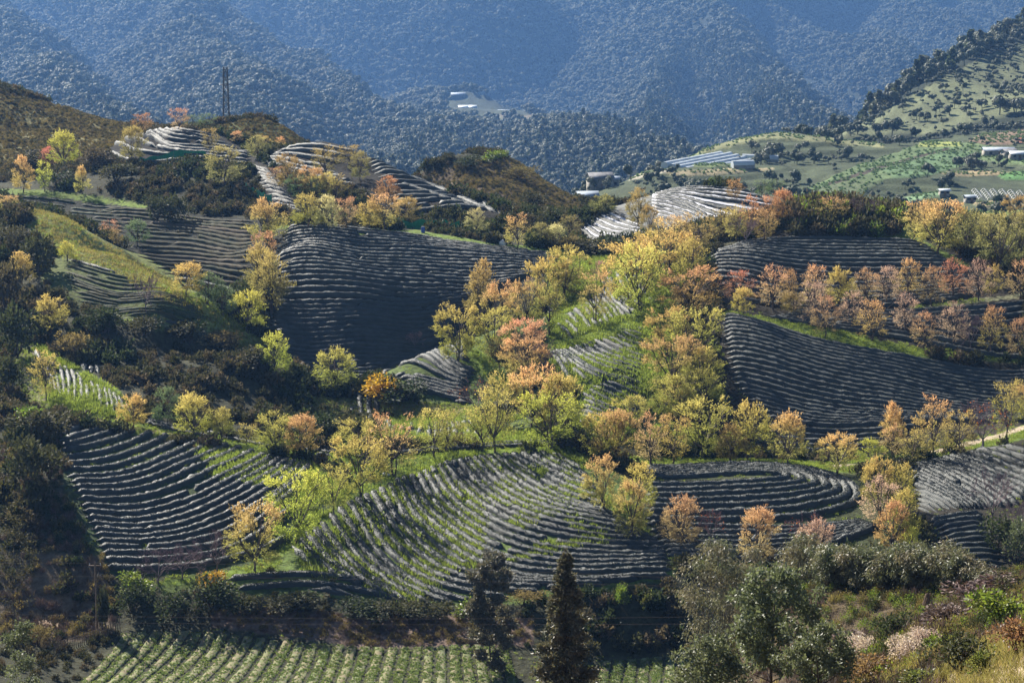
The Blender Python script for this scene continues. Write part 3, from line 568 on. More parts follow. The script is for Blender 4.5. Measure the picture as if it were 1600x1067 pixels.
FIELDS = [  # place phrase, edge counted from, guides (picture points, nearest first), rows between guides, half width, height, min distance, gap chance
 ('left bowl field', 'up from its bottom edge', [[(165,885),(230,893),(310,888),(380,870),(430,850),(455,835)],[(150,845),(230,850),(300,838),(370,812),(430,780),(470,745),(485,727)],[(125,790),(190,795),(260,785),(330,760),(385,730),(415,710)],[(105,745),(160,748),(220,735),(270,712),(305,692),(318,686)],[(95,705),(130,703),(165,693),(195,682),(210,672)],[(92,680),(115,675),(135,665)]], [4,6,5,4,3], .4, .62, 246, .03),
 ('rounded middle mound', 'from its lower left edge', [[(455,850),(475,872),(490,890)],[(500,815),(540,870),(590,915),(640,945)],[(544,783),(582,855),(633,906),(702,937),(743,941)],[(619,748),(643,803),(702,855),(771,893),(850,910),(919,906),(1050,902)],[(695,721),(736,776),(798,817),(857,838),(943,851),(1046,851)],[(771,710),(815,745),(874,779),(925,798),(960,803)],[(857,707),(891,724),(912,738)]], [4,3,6,7,7,6], .38, .6, 246, .03),
 ('lower verge', 'from the front', [[(480,920),(530,925),(560,932)],[(370,920),(470,912),(560,918),(630,938)],[(355,906),(450,897),(550,903),(620,922)]], [1,1], .4, .55, 242, .05),
 ('looped right mound', 'up from the trees in front', [[(1040,868),(1150,880),(1230,872),(1300,850),(1375,822)],[(1010,818),(1150,824),(1270,828),(1350,815)]], [6], .38, .62, 250, .03),
 ('flat lower block at far right', 'up from the bamboo', [[(1490,888),(1535,887),(1580,888)],[(1452,816),(1500,804),(1535,803)]], [10], .36, .62, 250, .02),
 ('sloping block under the dirt track', 'from the left corner', [[(1432,792),(1455,802)],[(1428,764),(1460,775),(1495,795)],[(1422,727),(1475,751),(1520,779),(1540,795)],[(1450,720),(1510,740),(1560,765),(1590,790)],[(1490,711),(1550,728),(1620,758)],[(1560,695),(1620,712)]], [4,6,4,4,4], .4, .62, 250, .03),
 ('broad dark right field', 'up from its bottom edge', [[(1215,702),(1290,707),(1380,702)],[(1195,650),(1270,668),(1360,665),(1450,655)],[(1144,600),(1263,630),(1364,645),(1480,650),(1620,655)],[(1132,545),(1296,582),(1432,612),(1620,628)],[(1126,495),(1263,530),(1398,557),(1620,580)]], [5,6,7,8], .36, .6, 298, .015),
 ('strip between right tree rows', 'up from the lower trees', [[(1200,494),(1300,512),(1430,532),(1620,556)],[(1240,487),(1400,489),(1500,483),(1620,470)]], [7], .42, .55, 335, .06),
 ('upper right field', 'up from the pink trees', [[(1140,470),(1230,481),(1330,481),(1430,474),(1500,467)],[(1108,435),(1200,452),(1330,458),(1450,458),(1560,452)],[(1108,412),(1200,420),(1330,430),(1440,432),(1520,426)],[(1112,396),(1200,395),(1330,400),(1440,402),(1480,405)],[(1150,383),(1220,374),(1340,374),(1440,379)]], [3,4,4,5], .36, .58, 345, .015),
 ('sunny slope above the grass lane', 'from its left end', [[(868,505),(895,530)],[(905,480),(935,515)],[(935,455),(960,490),(970,500)],[(950,425),(965,460),(1005,488)],[(985,420),(1000,450),(1020,475)]], [4,4,4,3], .34, .55, 325, .1),
 ('sunny slope below the grass lane', 'from its left end', [[(858,550),(880,580),(900,610)],[(880,548),(915,580),(950,595),(1000,600)],[(935,528),(970,548),(1020,566)],[(980,510),(1022,520)]], [4,6,5], .38, .58, 318, .06),
 ('sunny patch at the ridge foot', 'from its front corner', [[(903,674),(915,682)],[(902,645),(930,660),(950,668)],[(907,612),(935,638),(965,650),(1010,660)],[(934,598),(965,620),(1020,640)],[(955,583),(990,600),(1022,612)]], [3,4,3,3], .36, .55, 300, .06),
 ('hollow behind the grass path', 'from its left end', [[(545,712),(555,690),(560,665)],[(665,700),(672,680),(672,660)],[(765,692),(755,675),(738,655)]], [8,8], .3, .5, 296, .12),
 ('rim of the grass path', 'from the front', [[(225,660),(400,693),(520,715)],[(225,655),(400,688),(525,709)]], [1], .35, .5, 285, .1),
 ('crest of the middle path', 'from the front', [[(560,722),(640,709),(700,703),(800,697),(925,700)],[(600,713),(700,700),(800,693),(925,696)]], [1], .4, .55, 288, .08),
 ('small green triangle on the left', 'from the footpath', [[(55,545),(62,565),(84,612)],[(100,570),(112,600),(106,625)],[(160,604),(172,628),(168,643)],[(190,620),(200,640),(206,652)]], [4,6,4], .27, .5, 295, .1),
 ('tiny patch beside the dark gully', 'from the left', [[(128,560),(132,580)],[(160,575),(166,590)]], [3], .4, .55, 300, .1),
 ('small middle crest', 'up from its foot', [[(655,612),(700,624),(740,630)],[(612,588),(660,592),(730,607)],[(650,558),(690,567),(745,580)],[(690,546),(725,554)]], [5,5,2], .46, .6, 325, .06),
 ('crest line of the small middle hill', 'from the front', [[(600,585),(665,549),(740,527),(800,508),(865,482)],[(600,581),(665,545),(740,523),(800,504),(865,478)]], [1], .4, .6, 325, .04),
 ('great shaded field', 'up from its foot', [[(440,590),(550,600),(592,592)],[(430,522),(550,532),(650,532),(695,525)],[(420,472),(550,477),(680,472),(745,462)],[(425,420),(550,415),(650,420),(760,427),(860,424)],[(440,385),(550,388),(660,384),(760,397),(880,408)],[(445,359),(560,359),(650,370),(760,387),(870,399)]], [11,8,8,6,5], .38, .58, 350, .02),
 ('dark terraced hollow on the left', 'from the front', [[(300,455),(350,462)],[(215,400),(300,407),(395,418)],[(200,360),(300,367),(400,378)],[(160,328),(280,337),(400,348)]], [6,6,6], .34, .48, 372, .06),
 ('left spur terraces', 'up from the dark gully', [[(205,500),(250,513),(300,508)],[(120,470),(180,480),(240,490),(330,497)],[(100,430),(150,452),(215,462),(290,470)],[(105,405),(150,420),(200,432)]], [5,6,5], .26, .38, 340, .1),
 ('dark strip below the brown hillside', 'from the front', [[(60,340),(130,352),(200,365)],[(0,308),(100,314),(200,326)]], [6], .3, .42, 400, .1),
 ('upper left knoll', 'up from the green net', [[(172,240),(205,256),(250,257),(310,247),(390,256)],[(195,217),(260,232),(330,232),(400,240)],[(212,213),(280,208),(335,213)]], [4,4], .42, .78, 440, .03),
 ('narrow slope right of the knoll', 'up from its foot', [[(425,325),(475,332)],[(390,262),(425,270)]], [11], .42, .7, 425, .03),
 ('long upper middle slope', 'up from its foot', [[(680,352),(740,349),(800,341)],[(600,330),(660,331),(752,326)],[(610,300),(660,305),(707,305)],[(585,272),(630,270),(645,277)],[(570,250),(592,248)]], [4,4,4,4], .6, .625, 425, .03),
 ('left face of the upper hill', 'from the front', [[(420,266),(470,278),(560,292)],[(412,249),(450,252),(520,264)],[(440,235),(500,230),(562,242)]], [4,3], .42, .75, 430, .03),
 ('left lobe of the white-striped hill', 'from the front', [[(900,366),(912,380),(965,383)],[(920,350),(950,365),(1000,367)],[(952,330),(975,340),(1000,350)]], [4,4], .5, .6, 400, .02),
 ('white-striped hill', 'up from the orange trees', [[(1020,337),(1060,344),(1120,352)],[(1018,316),(1080,326),(1180,343)],[(1020,305),(1100,310),(1228,328)],[(1045,298),(1100,295),(1180,304)]], [4,4,3], .5, .6, 400, .02),
 ('field behind the olive trees', 'from the front', [[(1510,405),(1570,412)],[(1480,368),(1620,380)]], [6], .45, .6, 370, .05),
]
ROWS = []   # (field index, row number, world polyline, half width, height, gap, score)
GC = {}
def build_rows():
    for fi, (place, edge, G, counts, hw, hh, ym, gap) in enumerate(FIELDS):
        W = []
        for g in G:
            q = np.array([hit(u, v, ym, None, ym+(75 if ym < 400 else 110))[:2] for u, v in g]); q = resample(q, .8); d = np.linspace(0, 1, len(q)); s = np.linspace(0, 1, 48)
            W.append(np.stack([np.interp(s, d, q[:, 0]), np.interp(s, d, q[:, 1])], 1))
        k = 0
        for a, b, n in zip(W[:-1], W[1:], counts):
            last = b is W[-1]
            for j in range(n+(1 if last else 0)):
                ROWS.append([fi, k, a+(b-a)*j/n, hw, hh, gap]); k += 1
    # looped rows of the right mound
    fi = 3; base = max(r[1] for r in ROWS if r[0] == 3)+1
    O = [(1008,730),(1150,727),(1250,731),(1320,746),(1345,770),(1338,792),(1290,806),(1150,812),(1010,810)]
    I = [(1008,745),(1150,741),(1225,739),(1250,741),(1256,746),(1248,750),(1220,753),(1150,755),(1008,758)]
    O = np.array([hit(u, v, 252, None, 310)[:2] for u, v in O]); I = np.array([hit(u, v, 252, None, 310)[:2] for u, v in I])
    for j in range(7):
        t = j/6.; ROWS.append([fi, base+j, resample(O+(I-O)*t, .8), .42, .62, .02])
build_rows()
def hedge(MBo, poly, hw, hh, gap, rng, lod):
    step = .42 if lod == 0 else (.6 if lod == 1 else 1.0)
    P = resample(poly, step); n = len(P)
    if n < 4: return
    s = np.arange(n)*step; off = rng.random()*500
    d = np.gradient(P, axis=0); d /= np.linalg.norm(d, axis=1, keepdims=True)+1e-9; nrm = np.stack([-d[:, 1], d[:, 0]], 1)
    P = P+nrm*(.05*(vnoise(s/9, 0*s+off, 1)-.5)*2+.04*(vnoise(s/2.2, 0*s+off, 2)-.5))[:, None]
    # bushes: swelling along the row, missing ones where low
    sw = .96+.09*vnoise(s/1.1, 0*s+off, 3)+.03*rng.normal(size=n)
    miss = vnoise(s/3.0, 0*s+off, 4) < gap*2.2
    sw = np.where(miss, .12, sw)
    fade = np.clip(np.minimum(np.arange(n), n-1-np.arange(n))/2., .15, 1); sw = sw*fade
    prof = 7 if lod == 0 else (6 if lod == 1 else 5)
    th = np.linspace(-.25, math.pi+.25, prof); cx = np.cos(th); cz = np.sin(th)
    cx = np.sign(cx)*np.abs(cx)**.8*1.22; cz = np.sign(cz)*np.abs(cz)**.75
    R = sw[:, None]*(1+.08*rng.normal(size=(n, prof)))
    z0 = H(P[:, 0], P[:, 1])
    X = P[:, None, :]+nrm[:, None, :]*(R*cx[None]*hw)[..., None]
    Z = z0[:, None]-.05+R*cz[None]*hh
    V = np.concatenate([X, Z[..., None]], -1)+rng.normal(size=(n, prof, 3))*.035
    i = np.arange(n-1)[:, None]*prof; j = np.arange(prof-1)[None]
    q = np.stack([i+j, i+j+1, i+prof+j+1, i+prof+j], -1)
    q = q[~(miss[:-1] & miss[1:])].reshape(-1, 4)
    MBo.add(V.reshape(-1, 3), q)
    # leafy shoots over the surface
    c = {0: 17, 1: 8, 2: 4}[lod]
    if c:
        m = n*c; ii = rng.integers(0, n, m); ii = ii[~miss[ii]]; m = len(ii); t = rng.random(m)*2.6+.27
        rr = sw[ii]*.97; px = P[ii]+nrm[ii]*(rr*np.cos(t)*hw)[:, None]+d[ii]*(rng.random(m)-.5)[:, None]*step*1.3
        pz = z0[ii]-.05+rr*np.sin(t)*hh
        D = np.concatenate([nrm[ii]*np.cos(t)[:, None]+rng.normal(size=(m, 2))*.5, (np.sin(t)+.25+rng.normal(size=m)*.4)[:, None]], 1)
        MBo.leaves(np.concatenate([px, pz[:, None]], 1), D, .12+.08*rng.random(m), .1, rng)
sc_rows = []
for r in ROWS:
    P = r[2]; z = H(P[:, 0], P[:, 1]); uu, vv = to_uv(P[:, 0], P[:, 1], z)
    L = np.hypot(np.diff(uu), np.diff(vv)).sum(); r.append(L*F/P[:, 1].mean()); r.append(P[:, 1].mean()); sc_rows.append(r[6])
cut = sorted(sc_rows, reverse=True)[min(len(sc_rows)-1, 292)]
rest = MB(); nrow = 0
rr_ = np.random.default_rng(11)
for r in sorted(ROWS, key=lambda q: (q[0], q[1])):
    fi, k, P, hw, hh, gap, score, Y = r; lod = 0 if Y < 312 else (1 if Y < 480 else 2)
    if fi in (20, 21, 22): lod = 2
    if score <= cut or len(resample(P, 1.)) < 9: hedge(rest, P, hw, hh, gap, rr_, 2); continue
    b = MB(); hedge(b, P, hw, hh, gap, rr_, lod)
    if not b.V: continue
    o = b.build('tea_row', M['scrub_leaf' if fi == 20 else ('dark_leaf' if fi in (21, 22) else 'tea_leaf')]); nrow += 1  # dull dark leaf materials stand in for the knoll's shadow on left rows
    place, edge = FIELDS[fi][:2]
    tag(o, 'tea row of the %s, %s %s' % (place, ordinal(k+1), edge), 'tea row', 'clipped tea hedge rows')
o = rest.build('short_tea_row', M['tea_leaf']); tag(o, 'shortest and farthest tea hedge rows of the hillside fields', 'tea rows', kind='stuff')
print('ROWS', len(ROWS), nrow)
# pale sheets laid between rows on the far hills
for fi, lab, j0 in ((28, 'white mulch sheet on the striped hill', 0), (27, 'white mulch sheet on the left lobe of the striped hill', 0)):
    rs = sorted([r for r in ROWS if r[0] == fi], key=lambda q: q[1])
    for q, (a, b) in enumerate(zip(rs[:-1], rs[1:])):
        P = resample((a[2]+b[2])/2, 1.0); n = len(P); d = np.gradient(P, axis=0); d /= np.linalg.norm(d, axis=1, keepdims=True)+1e-9; nr = np.stack([-d[:, 1], d[:, 0]], 1)
        wd = (.34+.3*vnoise(np.arange(n)/5., np.full(n, q*7.), 3))[:, None]; f = np.clip(np.minimum(np.arange(n), n-1-np.arange(n))/3., .1, 1)[:, None]*wd
        e = [P+nr*f, P-nr*f]; hz = [H(x[:, 0], x[:, 1]) for x in e]; rg = np.random.default_rng(q)
        V = np.concatenate([np.c_[e[0], hz[0]+.14+.04*rg.normal(size=n)], np.c_[P, H(P[:, 0], P[:, 1])+.36+.05*rg.normal(size=n)], np.c_[e[1], hz[1]+.14+.04*rg.normal(size=n)]])
        i = np.arange(n-1); o = link('mulch_sheet', mesh('mulch_sheet', V, np.concatenate([np.stack([i, i+1, n+i+1, n+i], 1), np.stack([n+i, n+i+1, 2*n+i+1, 2*n+i], 1)])), M['white_sheet'])
        tag(o, '%s, %s from the front' % (lab, ordinal(q+1)), 'mulch sheet', 'white sheets between far tea rows')
# grass between the rows and on the lanes
tufts = [blades(s, 14, .3, .16, .05, M['grass_blade']) for s in range(4)]; dryt = [blades(20+s, 16, .38, .22, .05, M['dry_blade']) for s in range(3)]
gp = pick_cells([1], 5.0, 225, 360, seed=5)
CU = inpoly(DU, DV, [(440,760),(560,700),(920,700),(900,760),(1000,800),(960,850),(700,900),(640,950),(470,900)]) | inpoly(DU, DV, [(300,690),(500,720),(520,800),(440,830),(340,760)]) | inpoly(DU, DV, [(60,540),(220,640),(200,660),(80,640)]) | inpoly(DU, DV, [(850,400),(1050,400),(1040,690),(880,700),(860,560)]) | inpoly(DU, DV, [(540,650),(820,650),(900,690),(700,706),(540,716)])
gq = pick_cells([4], 5.5, 250, 400, CU, seed=6)
nzq = vnoise(gq[:, 0]/4, gq[:, 1]/4, 2); gq = gq[nzq > .28]
gr = pick_cells([4], .35, 255, 350, ~CU, seed=8)
G_ = np.concatenate([gp, gq, gr]); print('grass', len(G_))
gs = pick_cells([1, 3], 3.2, 338, 410, inpoly(DU, DV, [(0,300),(60,320),(130,358),(200,402),(260,435),(330,490),(440,560),(430,600),(300,520),(60,440),(0,420)]), seed=9)
scatter('dry_grass', gs, .7+.9*RNG.random(len(gs)), dryt+tufts[:1], 'pale rough grass on the left spur', cat='grass')
scatter('grass', G_, np.concatenate([.7+.6*RNG.random(len(gp)), 1.5+.9*RNG.random(len(gq)), .7+.5*RNG.random(len(gr))]), tufts, 'short green grass on the lanes and between the tea rows', cat='grass')
# ---------------------------------------------------------------- trees
def limb(rng, a, b, r0, r1, bend=.08, n=5):
    a = np.array(a, float); b = np.array(b, float); t = np.linspace(0, 1, n)[:, None]; L = np.linalg.norm(b-a)
    k = rng.normal(0, bend*L, 3); P = a+(b-a)*t+k*np.sin(t*math.pi)
    return P, np.linspace(r0, r1, n)
def cherry(seed, wid=.95, base=.22, nspray=560, per=11, form='round', dens=1.):
    """unit-height deciduous tree: (trunk mesh, crown mesh)"""
    r = np.random.default_rng(seed); tr = MB(); cr = MB()
    P, R = limb(r, (0, 0, -.04), (r.normal(0, .02), r.normal(0, .02), base), .028, .02); tr.tube(P, R, 6); top = P[-1]
    if r.random() < .5:
        P2, R2 = limb(r, (.02, .01, -.04), (.07, r.normal(0, .03), base*1.2), .02, .014); tr.tube(P2, R2, 5)
    nl = 7; az0 = r.random()*6.28; tips = []; subs = []
    for i in range(nl):
        az = az0+i*6.283/nl*1.0+r.normal(0, .25); sp = wid*.5*(.55+.4*r.random()) if i else .05; hz = base+(1-base)*(.62+.3*r.random()) if i else .93
        if i and form == 'tier': hz = base+(1-base)*(.2+.7*i/nl); sp = wid*.5*(1-.6*i/nl)
        P, R = limb(r, top, (math.cos(az)*sp, math.sin(az)*sp, hz), .017, .004, .07, 6); tr.tube(P, R, 4)
        for k in range(5):
            q = P[2+k % 4]; az2 = az+r.normal(0, .9); l = wid*.22*(.6+.6*r.random())
            e = q+np.array([math.cos(az2)*l, math.sin(az2)*l, l*(.25+.5*r.random())]); P3, R3 = limb(r, q, e, .007, .002, .08, 4); tr.tube(P3, R3, 3)
            subs.append(e); subs.append((q+e)/2)
    # lumps of sprays that fan outwards
    nlump = 60; lumps = []
    while len(lumps) < nlump:
        z = r.random(); az = r.random()*6.283
        if form == 'tier': env = (1-z)**.7*.95+.12
        elif form == 'vase': env = .45+.55*math.sin(min(1, z*1.15)*math.pi*.8)
        else: env = math.sin(math.pi*(.1+.84*z)**.8)**.7
        rad = wid*.5*env*(.25+.8*r.random()**.6); lumps.append((math.cos(az)*rad, math.sin(az)*rad, base*.75+(1-base*.8)*z*.93))
    lumps = np.array(lumps)
    m = nspray; li = r.integers(0, nlump, m); c = lumps[li]+r.normal(0, 1, (m, 3))*np.array([.055, .055, .028])*1.0
    ax = c-np.array([0, 0, base+.12]); ax /= np.linalg.norm(ax, axis=1, keepdims=True)+1e-6
    d = ax*.9+r.normal(0, .32, (m, 3)); d[:, 2] = d[:, 2]*.55+.32; d /= np.linalg.norm(d, axis=1, keepdims=True)
    Ls = .07+.07*r.random(m)
    k = np.tile(np.linspace(.1, 1.05, per), m); ii = np.repeat(np.arange(m), per)
    P = c[ii]+d[ii]*(Ls[ii]*k)[:, None]+r.normal(0, .006, (len(ii), 3)); P[:, 2] -= .02*k**2
    D = d[ii]*.8+r.normal(0, .5, (len(ii), 3)); D[:, 2] -= .1
    keep = r.random(len(ii)) < dens; cr.leaves(P[keep], D[keep], .024*(.6+.8*r.random(keep.sum())), .015, r)
    tw = np.stack([c, c+d*Ls[:, None]], 1); sd = np.cross(d, r.normal(size=(m, 3))); sd /= np.linalg.norm(sd, axis=1, keepdims=True)
    V = np.stack([tw[:, 0]-sd*.0022, tw[:, 0]+sd*.0022, tw[:, 1]], 1).reshape(-1, 3); tr.add(V, None, np.arange(m*3).reshape(-1, 3))
    a, b = tr.me('trunk'), cr.me('crown'); a.materials.append(M['bark']); b.materials.append(M['cherry_leaf']); return a, b
def bare(seed, wid=.9, fine=2600, leaves=0):
    r = np.random.default_rng(seed); tr = MB(); cr = MB(); base = .2
    P, R = limb(r, (0, 0, -.04), (0, 0, base), .024, .018); tr.tube(P, R, 6); tips = []
    def grow(p, d, l, rad, dep):
        q = p+d*l; Pq, Rq = limb(r, p, q, rad, rad*.55, .06, 4); (tr if dep < 2 else cr).tube(Pq, Rq, 4 if dep < 2 else 3)
        if dep >= 4: tips.append((q, d)); return
        for _ in range(3 if dep else 4):
            e = d+r.normal(0, .42, 3); e[2] += .12; e /= np.linalg.norm(e); grow(Pq[r.integers(2, 4)], e, l*(.68+.18*r.random()), rad*.55, dep+1)
    for i in range(6):
        az = i*1.05+r.random(); sp = .55+.35*r.random(); d = np.array([math.cos(az)*sp, math.sin(az)*sp, 1.]); d /= np.linalg.norm(d); grow(P[-1], d, .3, .011, 1)
    T = np.array([t[0] for t in tips]); Dd = np.array([t[1] for t in tips]); m = len(T); n = max(1, fine//m)
    ii = np.repeat(np.arange(m), n); D = Dd[ii]+r.normal(0, .35, (len(ii), 3)); D[:, 2] += .15; D /= np.linalg.norm(D, axis=1, keepdims=True)
    P0 = T[ii]-D*.03; sd = np.cross(D, r.normal(size=D.shape)); sd /= np.linalg.norm(sd, axis=1, keepdims=True); L = (.05+.07*r.random(len(ii)))[:, None]
    cr.add(np.stack([P0-sd*.0022, P0+sd*.0022, P0+D*L], 1).reshape(-1, 3), None, np.arange(len(ii)*3).reshape(-1, 3))
    a, b = tr.me('trunk'), cr.me('crown'); a.materials.append(M['pale_bark']); b.materials.append(M['bare_twig']); c = None
    if leaves:
        lf = MB(); k = r.integers(0, m, leaves); lf.leaves(T[k]+r.normal(0, .03, (leaves, 3)), r.normal(size=(leaves, 3)), .035, .028, r); c = lf.me('leaf_cluster'); c.materials.append(M['red_leaf'])
    return a, b, c
CH = {'round': [cherry(s, .95, .2, 820) for s in (1, 2, 3, 15)], 'broad': [cherry(s, 1.15, .18, 900, form='vase') for s in (4, 5, 6)],
      'tier': [cherry(s, .85, .18, 800, form='tier') for s in (7, 8)], 'airy': [cherry(s, .95, .25, 560, 8, 'vase', .85) for s in (9, 10, 11)], 'thin': [cherry(s, .98, .2, 560, 8, 'round', .8) for s in (12, 13, 14)]}
BR = [bare(s) for s in (1, 2, 3)]; BRR = [bare(s, leaves=70) for s in (4, 5)]
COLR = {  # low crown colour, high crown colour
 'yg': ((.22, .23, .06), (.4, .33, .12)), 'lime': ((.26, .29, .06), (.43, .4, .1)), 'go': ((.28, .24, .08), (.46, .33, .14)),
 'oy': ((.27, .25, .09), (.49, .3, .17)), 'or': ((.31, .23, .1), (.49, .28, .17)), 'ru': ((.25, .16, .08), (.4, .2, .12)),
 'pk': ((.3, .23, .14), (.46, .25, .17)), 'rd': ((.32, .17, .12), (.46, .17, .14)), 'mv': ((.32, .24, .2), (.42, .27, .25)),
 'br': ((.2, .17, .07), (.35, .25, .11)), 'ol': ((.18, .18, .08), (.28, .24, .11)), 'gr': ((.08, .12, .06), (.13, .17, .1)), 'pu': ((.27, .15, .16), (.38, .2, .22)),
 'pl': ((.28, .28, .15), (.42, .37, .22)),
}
NAMEC = {'yg': 'yellow-green', 'lime': 'bright lime-yellow', 'go': 'golden', 'oy': 'orange-topped', 'or': 'orange', 'ru': 'rust-brown', 'pk': 'pinkish', 'rd': 'red-topped', 'mv': 'mauve', 'br': 'bronze', 'ol': 'olive', 'gr': 'silvery green', 'pu': 'purple', 'pl': 'pale yellow', 'bare': 'bare', 'red': 'nearly bare'}
